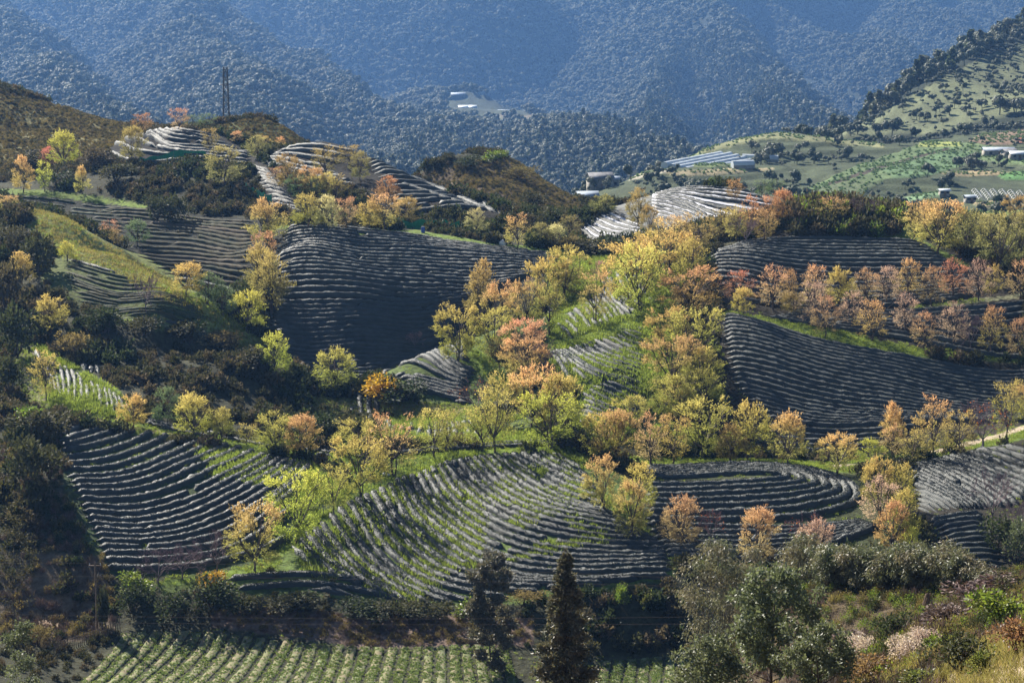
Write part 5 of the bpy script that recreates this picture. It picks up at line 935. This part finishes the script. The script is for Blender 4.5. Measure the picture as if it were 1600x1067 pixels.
def leafy_tree(u, vtop, wp, Y, name, lab, mat, seed, n=9000, leaf=.16, form='round', trunk=.12, nst=1, rz=.3, crown_from=.3):
    r = np.random.default_rng(seed); x, y, zt = pt(u, vtop, Y); z0 = H(x, y)[0]; hgt = zt-z0; W = wp*Y/F
    root = empty(name, (x, y, z0)); t = MB(); cr = MB(); T_ = []
    for s in range(nst):
        o_ = r.normal(0, W*.12*(nst > 1), 3); o_[2] = -.1; tp = o_*1.6+np.array([0, 0, hgt*.8]); P_, R_ = limb(r, o_, tp, trunk*(1 if nst == 1 else .4), .02, .03, 10); t.tube(P_, R_, 6)
        for k in range(16 if nst == 1 else 5):
            q = P_[r.integers(3, 9)]; az = r.random()*6.28; L = W*.45*(.5+.6*r.random()); e = q+np.array([math.cos(az)*L, math.sin(az)*L, L*(.4+.6*r.random())]); e[2] = min(e[2], hgt*.93); P3, R3 = limb(r, q, e, .03, .008, .1, 6); t.tube(P3, R3, 4); T_.append(P3[3:])
    T_ = np.concatenate(T_); nl = 60
    z = crown_from+(1-crown_from)*r.random(nl); az = r.random(nl)*6.28; env = np.sin(np.pi*np.clip((z-crown_from)/(1-crown_from)*.85+.12, 0, 1))**.6; rd = W*.46*env*(.35+.65*r.random(nl)**.5)
    Lc = np.stack([np.cos(az)*rd, np.sin(az)*rd, z*hgt*.97], 1); Lc = np.concatenate([Lc, T_[::2]])
    ii = r.integers(0, len(Lc), n); d = r.normal(size=(n, 3)); P_ = Lc[ii]+d*np.array([1, 1, .75])*min(W, hgt)*(.062 if form == 'droop' else .045); P_[:, 2] = np.clip(P_[:, 2], .1, hgt)
    D = d*.5+r.normal(0, .6, (n, 3)); D[:, 2] -= .1
    if form == 'droop': D[:, 2] -= .9; P_[:, :2] *= 1.04
    cr.leaves(P_, D, leaf*(.6+.7*r.random(n)), leaf*(.28 if form == 'droop' else .6), r)
    t.build('trunk', M['bark'], root); cr.build('crown', M[mat], root); return tag(root, lab, 'bamboo clump' if name == 'bamboo_clump' else 'tree')
leafy_tree(1212, 878, 150, 92, 'broadleaf_tree', 'glossy-leaved tree with a dark straight trunk in front of the bamboo', 'glossy_leaf', 3, 7500, .19, crown_from=.45)
leafy_tree(1112, 990, 130, 84, 'broadleaf_tree', 'low glossy silver-leaved tree at the bottom edge left of the dark trunk', 'glossy_leaf', 4, 8000, .14, crown_from=.3, nst=3)
leafy_tree(1290, 975, 110, 80, 'broadleaf_tree', 'small glossy tree at the bottom edge right of the dark trunk', 'glossy_leaf', 5, 6000, .13, crown_from=.35, nst=3)
leafy_tree(30, 955, 110, 112, 'broadleaf_tree', 'bright-leaved tree at the bottom left corner', 'glossy_leaf', 6, 8000, .15, crown_from=.3, nst=2)
leafy_tree(768, 860, 84, 236, 'ivy_clad_tree', 'rounded dark ivy-clad tree at the foot of the mound', 'conifer_leaf', 7, 20000, .3, crown_from=.04)
leafy_tree(20, 800, 80, 240, 'slender_tree', 'thin grey tree with a tall bare trunk on the left slope', 'scrub_leaf', 8, 1800, .25, crown_from=.55, trunk=.08)
for i, (u, vt, wp, Y, lab) in enumerate([(1118,858,110,160,'leftmost bamboo clump, leaning left over the dark pit'),(1175,868,70,164,'bamboo clump just behind the glossy tree, left'),(1258,852,90,160,'brown-tipped bamboo clump behind the glossy tree, right'),(1305,868,76,156,'bamboo clump in front of the mauve tree'),(1352,872,80,154,'dense bamboo clump in the middle of the row'),(1402,868,72,152,'bamboo clump below the orange tree'),(1450,872,86,150,'full bamboo clump left of the straw stack'),(1490,880,70,148,'bamboo clump above the straw stack'),(1535,908,64,146,'rightmost low bamboo clump')]):
    leafy_tree(u, vt-16, wp*1.0, Y, 'bamboo_clump', lab, 'bamboo_leaf', 30+i, 8000, .27, 'droop', .06, 9, crown_from=.1)
# ---------------------------------------------------------------- crop beds
def beds():
    G = [[(105,1075),(190,992)],[(215,1075),(300,987)],[(474,1075),(500,1008)],[(610,1075),(625,1014)],[(815,1075),(795,1012)]]
    G2 = [[(930,1075),(938,1034)],[(1080,1075),(1078,1022)]]
    n = 0; r = np.random.default_rng(3)
    greens = leafmat('seedling', [(.1, .16, .05), (.15, .17, .06)], .35); bedm = simple('bed_soil', (.24, .19, .12), .95, .5, 1.2, (.17, .2, .08)); bedm2 = simple('bed_soil_green', (.2, .24, .11), .95, .5, 1.2, (.2, .16, .1))
    sp = [clump(400+i, 16, .13, .08, mat=greens, hgt=.13, wid=.28) for i in range(3)]; PP = []
    for gs, cnt, where in ((G, [5,10,6,9], 'left part of the bottom field'), (G2, [7], 'right part of the bottom field')):
        W = [np.array([hit(u, v, 221, None, 256)[:2] for u, v in g]) for g in gs]; k = 0
        for a, b, c in zip(W[:-1], W[1:], cnt):
            for j in range(c):
                A = a+(b-a)*(j+.1)/c; B = a+(b-a)*(j+.8)/c; m = 14; t = np.linspace(-.05, 1, m)[:, None]
                L = A[0]+(A[1]-A[0])*t; R = B[0]+(B[1]-B[0])*t; w_ = .1*r.normal(size=(m, 1)); L = L+w_*.4; R = R+w_*.4
                s1 = L+(R-L)*.12; s2 = L+(R-L)*.88; V = []
                for q, dz in ((L, -.02), (s1, .11), (s2, .11), (R, -.02)): V.append(np.c_[q, H(q[:, 0], q[:, 1])+dz*1.3+.045*r.normal(size=m)])
                i = np.arange(m-1); o = link('crop_bed', mesh('crop_bed', np.concatenate(V), np.concatenate([np.stack([i+s*m, i+1+s*m, i+1+(s+1)*m, i+(s+1)*m], 1) for s in range(3)])), bedm2 if (j*7+c) % 3 == 0 or where[0] == 'r' else bedm)
                k += 1; tag(o, 'planted soil bed in the %s, %s from its left end' % (where, ordinal(k)), 'crop bed', 'parallel crop beds in the bottom field')
                q = 260 if r.random() < .5 else 150; aa = r.random((q, 1)); tt = r.random((q, 1)); X = (L[0]+(L[-1]-L[0])*tt)*(1-aa)+(R[0]+(R[-1]-R[0])*tt)*aa; PP.append(np.c_[X, H(X[:, 0], X[:, 1])+.1])
    PP = np.concatenate(PP); scatter('crop_seedlings', PP, .7+.6*r.random(len(PP)), sp, 'small leafy seedlings over the beds of the bottom field', cat='crops', seed=51)
beds()
PT = pick_cells([5], .9, 228, 258, inpoly(DU, DV, [(100,1100),(190,985),(1090,1000),(1090,1100)]), seed=52)
scatter('field_weeds', PT, .5+.5*RNG.random(len(PT)), tufts, 'lime-green weeds in the furrows of the bottom field', cat='grass', seed=53)
# ---------------------------------------------------------------- pole, wires, fence, pylon
p = hit(152, 985, 221, None, 256); hp = 118*p[1]/F
root = empty('utility_pole', tuple(p)); b = MB(); b.tube([(0, 0, -.3), (.05, 0, hp*.5), (0, 0, hp)], [.16, .13, .1], 8); b.build('pole', M['wood'], root)
b = MB(); b.box((0, 0, hp*.93), (1.4, .1, .1)); b.build('crossarm', M['wood'], root)
for s in (-.6, 0, .6):
    b = MB(); b.tube([(s, 0, hp*.94), (s, 0, hp*.94+.22)], .05, 6); b.build('insulator', M['white'], root)
tag(root, 'leaning-brown wooden utility pole at the left end of the dark bank', 'utility pole')
a, b_ = shrub_pair(31, 'dark_leaf', .12, 1200); root = empty('ivy_column', tuple(p+np.array([.9, -.6, 0]))); 
for nm, me in (('stem', a), ('foliage', b_)):
    o = link(nm, me, None, root); o.scale = (1.7, 1.7, 5.6)
tag(root, 'narrow dark ivy column leaning beside the utility pole', 'shrub')
for i, (v0, vm, v1, lab) in enumerate([(880,884,905,'topmost wire crossing in front of the mound'),(899,904,917,'second wire down crossing the mound foot'),(957,966,963,'third wire down crossing the dark bank'),(969,975,974,'lowest wire crossing the dark bank')]):
    xs = np.linspace(-90, 1110, 30); q = (xs+90)/1200; vs = v0+(v1-v0)*q+(vm-(v0+v1)/2)*4*q*(1-q); b = MB(); b.tube([pt(u, v, 192+(170-192)*t) for u, v, t in zip(xs, vs, q)], .008, 4)
    tag(b.build('power_wire', M['bark']), lab, 'wire', 'power wires along the bottom')
def fence():
    r = np.random.default_rng(4); P_ = [hit(u, v, 221, None, 256) for u, v in ((85,1022),(115,1010),(150,1000),(188,986))]; Q_ = resample(np.array(P_), .28); Z = H(Q_[:, 0], Q_[:, 1]); root = empty('bamboo_fence', (Q_[0, 0], Q_[0, 1], Z[0])); o0 = np.array([Q_[0, 0], Q_[0, 1], Z[0]])
    for i in range(0, len(Q_), 4):
        b = MB(); c = np.array([*Q_[i, :2], Z[i]])-o0; b.tube([c+(0, 0, -.2), c+(r.normal(0, .03), 0, 1.55+.2*r.random())], .05, 6); b.build('post', M['wood'], root)
    for hh_ in (.4, .85, 1.25):
        b = MB(); b.tube([np.array([*q[:2], z])-o0+(0, .06, hh_) for q, z in zip(Q_[::3], Z[::3])], .03, 5); b.build('rail', M['wood'], root)
    for i in range(len(Q_)):
        if i % 4 == 0: continue
        c = np.array([*Q_[i, :2], Z[i]])-o0; hh_ = 1.1+.25*r.random(); b = MB(); b.box(c+np.array([0, -.03, hh_/2]), (.1, .02, hh_), 0, r.normal(0, .06)); b.build('picket', M['wood'], root)
    tag(root, 'dark split-bamboo fence at the upper left corner of the bottom field', 'fence')
fence()
def pylon():
    x, y, z0 = hit(353, 193, 540, None, 640); y = 625.; x, _, _ = pt(353, 150, y); z0 = H(x, y)[0]; zt = pt(353, 105, y)[2]; hgt = zt-z0; root = empty('pylon', (x, y, z0))
    b0, t0 = 2.2, .35; W_ = lambda f: b0*(1-f)**1.15+t0*f if f < .6 else max(.25, b0*.4**1.15+t0*.6-(f-.6)*.9)
    fs = np.linspace(0, 1, 15)
    for sx in (-1, 1):
        for sy in (-1, 1):
            b = MB(); b.tube([(sx*W_(f)/2*1.5, sy*W_(f)/2*1.5, f*hgt) for f in fs], .13, 4); b.build('leg', M['metal'], root)
    b = MB()
    for i in range(14):
        f0, f1 = fs[i], fs[i+1]; a0, a1 = W_(f0)*.75, W_(f1)*.75
        for s in (-1, 1):
            b.tube([(-a0, s*a0, f0*hgt), (a1, s*a1, f1*hgt)], .05, 3); b.tube([(a0, s*a0, f0*hgt), (-a1, s*a1, f1*hgt)], .05, 3); b.tube([(s*a0, -a0, f0*hgt), (s*a1, a1, f1*hgt)], .05, 3); b.tube([(s*a0, a0, f0*hgt), (s*a1, -a1, f1*hgt)], .05, 3)
    b.build('lattice_bracing', M['metal'], root)
    for f in (.72, .84, .93):
        b = MB(); a0 = 1.3 if f < .9 else .8; b.tube([(-a0, 0, f*hgt), (0, 0, f*hgt+.35), (a0, 0, f*hgt)], .07, 4); b.tube([(-a0, 0, f*hgt), (a0, 0, f*hgt)], .06, 4); b.build('crossarm', M['metal'], root)
    tag(root, 'steel lattice pylon rising behind the shrubby knoll', 'pylon'); return x, y, z0+hgt*.84
px_, py_, pz_ = pylon()
for i, (dx, lab) in enumerate(((-1.3, 'lower sagging wire running right from the pylon'), (1.3, 'upper sagging wire running right from the pylon'))):
    e = np.array(pt(1100, 150+8*i, 1500)); s = np.array([px_+dx, py_, pz_+i*1.5]); t = np.linspace(0, 1, 24)[:, None]; P_ = s+(e-s)*t; P_[:, 2] -= 30*4*(t*(1-t))[:, 0]; b = MB(); b.tube(P_, .035, 3); tag(b.build('power_wire', M['wire']), lab, 'wire', 'wires from the pylon')
# ---------------------------------------------------------------- green nets
def net(pts, ym, h_, lab):
    P_ = resample(np.array([hit(u, v, ym, None, ym+60) for u, v in pts]), .9); n = len(P_); Z = H(P_[:, 0], P_[:, 1]); r = np.random.default_rng(n); t = h_*(1+.12*r.normal(size=n)); o0 = np.array([*P_[0, :2], Z[0]])
    root = empty('net_fence', tuple(o0)); Pm = P_[:, :2]+r.normal(0, .06, (n, 2)); V = np.concatenate([np.c_[P_[:, :2], Z-.05]-o0, np.c_[Pm, Z+t*.5]-o0, np.c_[P_[:, :2], Z+t]-o0]); i = np.arange(n-1)
    link('netting', mesh('netting', V, np.concatenate([np.stack([i, i+1, n+i+1, n+i], 1), np.stack([n+i, n+i+1, 2*n+i+1, 2*n+i], 1)])), M['green_net'], root)
    for k in range(0, n, 4):
        b = MB(); c = np.array([*P_[k, :2], Z[k]])-o0; b.tube([c+(0, .05, -.1), c+(0, .05, h_+.15)], .035, 4); b.build('stake', M['wood'], root)
    tag(root, lab, 'net fence')
net([(195,259),(225,258),(260,251),(290,242),(322,246)], 440, 1.25, 'bright green net strung under the upper left knoll')
net([(384,296),(400,309),(425,317)], 425, 1.3, 'short sagging green net on the narrow slope'); net([(620,356),(665,359),(718,364)], 405, 1.7, 'dark green net at the foot of the upper middle hill')
# ---------------------------------------------------------------- small things by the tracks
p = hit(661, 364, 398, None, 430); root = empty('water_barrel', tuple(p)); b = MB(); b.tube([(0, 0, 0), (0, 0, .5), (0, 0, 1.0)], [.32, .36, .32], 12); b.box((0, 0, 1.0), (.4, .4, .03)); b.build('drum', M['blue'], root); b = MB(); b.tube([(-.15, 0, 1.02), (-.15, 0, 1.2)], .14, 10); b.tube([(.17, 0, 1.02), (.17, 0, 1.18)], .13, 10); b.build('lid', M['white'], root)
tag(root, 'blue barrel with white caps beside the shaded field path', 'barrel')
def sack(u, v, ym, s, lab, m='white', nm='sack'):
    p = hit(u, v, ym, None, ym+70); r = np.random.default_rng(int(u)); th = np.linspace(0, 6.283, 11)[:-1]; V = [(0, 0, s*.9)]+[(math.cos(t)*s*.5*w_, math.sin(t)*s*.4*w_, z*s) for z, w_ in ((.75, .6), (.4, 1), (0, 1.05)) for t in th+r.normal(0, .05)]
    T_ = [(0, 1+i, 1+(i+1) % 10) for i in range(10)]; Q_ = [(1+k*10+i, 1+(k+1)*10+i, 1+(k+1)*10+(i+1) % 10, 1+k*10+(i+1) % 10) for k in range(2) for i in range(10)]
    V = np.array(V)+r.normal(0, .05*s, (31, 3)); o = link(nm, mesh(nm, V, Q_, T_), M[m]); o.location = p; tag(o, lab, nm)
sack(785,383,395,1.1,'white sack on the grass at the end of the shaded field path'); sack(600,742,262,.45,'small white bag lying on the grass fork, left one'); sack(607,743,262,.4,'small white bag lying on the grass fork, right one')
sack(875,386,397,1.8,'pale blue-white tarpaulin heap beside the shaded field path','galv_roof','tarpaulin_heap'); sack(1100,707,285,.9,'white sack in the dark gap beside the central clump'); sack(1262,553,320,.5,'pale scrap caught among the right field rows')
# straw stack
p = hit(1442, 962, 80, None, 175); root = empty('straw_stack', tuple(p)); b = MB(); r = np.random.default_rng(2)
for i in range(110):
    az = r.random()*6.28; q = .45*r.random(); b.tube([(math.cos(az)*q*.75, math.sin(az)*q*.75, -.1), (.3+math.cos(az)*q*.35, math.sin(az)*q*.35, 1.15+.45*r.random())], .022, 4)
b.build('bundled_stalks', M['wood'], root); tag(root, 'leaning stack of dry stalks between the bamboo clumps', 'stalk stack')
# pampas
p = hit(70, 1002, 226, None, 255); root = empty('pampas_clump', tuple(p)); b = MB(); c = MB(); r = np.random.default_rng(6)
for i in range(14):
    e = np.array([r.normal(0, .55), r.normal(0, .3), 1.9+.4*r.random()]); b.tube([(e[0]*.3, e[1]*.3, 0), e*np.array([.8, .8, .7]), e], .02, 3); m = 30; t = r.random(m); c.leaves(e-np.array([0, 0, .35])*t[:, None]+r.normal(0, .05, (m, 3)), np.tile([.1, 0, 1.], (m, 1))+r.normal(0, .3, (m, 3)), .16, .05, r)
b.build('stem', M['wood'], root); c.build('plume', M['pink_plume'], root); tag(root, 'clump of pale pampas plumes on the dark lower left slope', 'pampas grass')
# ---------------------------------------------------------------- polytunnels
def tunnel(a, b_, rad, lab, group, sk='polytunnel'):
    a = np.array(a); b_ = np.array(b_); d = b_-a; L = np.linalg.norm(d[:2]); ang = math.atan2(d[1], d[0]); root = empty('polytunnel', tuple(a), ang); n = 12; m = 10; dz = d[2]
    th = np.linspace(0, math.pi, n); V = np.array([(L*i/(m-1), -math.cos(t)*rad, math.sin(t)*rad*1.0+.9+dz*i/(m-1)+(.04 if i % 2 else 0)) for i in range(m) for t in th])
    i = (np.arange(m-1)[:, None]*n+np.arange(n-1)[None]).ravel(); link('cover', mesh('cover', V, np.stack([i, i+1, i+n+1, i+n], 1), smooth=True), M[sk], root)
    for q in (0, m-1):
        o_ = .03 if q else -.03; e = np.concatenate([V[q*n:(q+1)*n]+[o_, 0, 0], [[V[q*n][0]+o_, rad, -.3+dz*(q > 0)], [V[q*n][0]+o_, -rad, -.3+dz*(q > 0)]]]); c = e.mean(0); k = len(e); link('end_wall', mesh('end_wall', np.vstack([e, c]), None, [(j, (j+1) % k, k) for j in range(k)]), M[sk], root)
    for s in (-1, 1):
        b = MB(); V2 = [(0, s*rad, .9), (L, s*rad, .9+dz), (L, s*(rad+.04), -.4+dz), (0, s*(rad+.04), -.4)]; b.add(V2, [[0, 1, 2, 3]]); b.build('side_curtain', M['plaster'], root)
    tag(root, lab, 'polytunnel', group)
for (u0, v0, u1, v1), lab in (((1038,263,1126,246),'back'), ((1049,266,1141,247),'second'), ((1060,268,1152,250),'third'), ((1071,271,1163,253),'fourth'), ((1082,273,1172,257),'front')):
    tunnel(pt(u0, v0, 862), pt(u1, v1, 900), 1.5, 'long white polytunnel on the far terrace, %s of the five joined ones' % lab, 'joined white polytunnels')
tunnel(pt(1144,262,866), pt(1177,261,868), 1.7, 'short grey polytunnel at the right end of the joined ones', 'small polytunnels'); tunnel(pt(1160,251,915), pt(1216,253,912), 1.7, 'separate white polytunnel behind the joined ones', 'small polytunnels')
for k in range(6):
    a = np.array(pt(1523+k*14, 307-k*.6, 790)); b_ = np.array(pt(1534+k*14, 317-k*.6, 758)); a[2] = H(a[0], a[1])[0]; b_[2] = H(b_[0], b_[1])[0]; root = empty('greenhouse_frame', tuple(a)); d = b_-a; nr = np.array([-d[1], d[0], 0]); nr /= np.linalg.norm(nr)
    for j in range(6):
        c = d*j/5; b = MB(); b.tube([c+nr*-math.cos(t)*1.5+np.array([0, 0, math.sin(t)*2.6]) for t in np.linspace(0, math.pi, 9)], .07, 4); b.build('hoop', M['white'], root)
    for t in (.8, 1.57, 2.3):
        b = MB(); q = nr*-math.cos(t)*1.5+np.array([0, 0, math.sin(t)*2.6]); b.tube([q, q+d], .05, 4); b.build('purlin', M['white'], root)
    tag(root, 'bare white hoop greenhouse frame at the right, %s from left' % ordinal(k+1), 'greenhouse frame', 'bare greenhouse frames')
# ---------------------------------------------------------------- houses
def house(u, v, Y, w_, d_, h_, rh, rz, roof, lab, nm='farmhouse', ground=True):
    x, y, z = pt(u, v, Y); z = H(x, y)[0] if ground else z; root = empty(nm, (x, y, z), rz); b = MB(); b.box((0, 0, h_/2-.5), (w_, d_, h_+1)); b.build('wall', M['grey_roof' if Y > 2000 else 'plaster'], root)
    for s in (-1, 1):
        b = MB(); V = [(-w_/2-.5, 0, h_+rh), (w_/2+.5, 0, h_+rh), (w_/2+.5, s*(d_/2+.6), h_-.15), (-w_/2-.5, s*(d_/2+.6), h_-.15)]; V2 = [(a, b2, c+.12) for a, b2, c in V]; b.add(V+V2, [[0, 1, 2, 3], [4, 7, 6, 5], [0, 4, 5, 1], [1, 5, 6, 2], [2, 6, 7, 3], [3, 7, 4, 0]]); b.build('roof', M[roof], root)
    for s in (-1, 1):
        b = MB(); b.add([(s*w_/2, -d_/2, h_), (s*w_/2, d_/2, h_), (s*w_/2, 0, h_+rh-.05)], None, [[0, 1, 2]]); b.build('gable', M['grey_roof' if Y > 2000 else 'plaster'], root)
    b = MB(); b.box((0, -d_/2-.03, 1.0), (1.0, .06, 2.0)); b.build('door', M['wood'], root)
    for s in (-.3, .3):
        b = MB(); b.box((s*w_, -d_/2-.03, 1.5), (1.1, .06, 1.0)); b.build('window', M['glass'], root)
    tag(root, lab, 'house' if nm == 'farmhouse' else 'shed')
house(937,294,800,8,6,4,1.6,.25,'grey_roof','grey-roofed farmhouse in the valley left of the striped hill'); house(956,296,806,5,4,3,.8,-.1,'galv_roof','small pale annex right of the grey-roofed farmhouse','shed'); house(917,308,780,7,5,2.6,1.4,.1,'galv_roof','bluish low house in front of the grey-roofed farmhouse')
house(1560,230,925,12,6,2.4,1,.0,'galv_roof','long low shed among the far right fields','shed'); house(1577,232,915,5,5,2.2,1,.3,'grey_roof','grey shed right of the long low shed','shed'); house(1591,236,910,7,5,2.2,.9,.1,'polytunnel','white-roofed shed at the right edge','shed')
house(1475,303,795,3.2,2.6,2,.4,.1,'polytunnel','tiny white-roofed hut on the far terrace end','shed'); house(1516,312,772,3.6,3,2,.5,.2,'galv_roof','tiny hut left of the greenhouse frames','shed')
for u, v, Y, w_, d_, rz, rf, lab in ((716,150,3250,20,11,0,'galv_roof','uppermost blue-grey roofed house of the hamlet'),(723,158,3150,19,10,.05,'galv_roof','second blue-grey roofed house of the hamlet'),(714,164,3080,16,9,.1,'grey_roof','dark-roofed house in the middle of the hamlet'),(726,168,3020,17,10,.2,'polytunnel','brightest white-roofed house of the hamlet'),(739,170,3010,10,8,0,'polytunnel','small white house right of the brightest one'),(787,171,3020,15,9,0,'galv_roof','pale roofed house on the right of the hamlet'),(797,165,3120,20,10,.2,'grey_roof','dim grey-roofed house behind the right pale one')):
    house(u, v, Y, w_, d_, 4, 3, rz, rf, lab)
print('SCRIPT DONE', len(bpy.data.objects))
# ---------------------------------------------------------------- the air
def haze():
    m = bpy.data.materials.new('haze'); m.use_nodes = True; n = m.node_tree; n.nodes.clear(); out = n.nodes.new('ShaderNodeOutputMaterial')
    v = n.nodes.new('ShaderNodeVolumePrincipled'); v.inputs['Color'].default_value = (.22, .47, 1, 1); v.inputs['Density'].default_value = .00007; v.inputs['Anisotropy'].default_value = .35
    n.links.new(v.outputs[0], out.inputs['Volume'])
    b = MB(); b.box((0, 4480, 120), (6600, 9080, 1000)); o = b.build('haze', m); tag(o, kind='stuff')
haze()
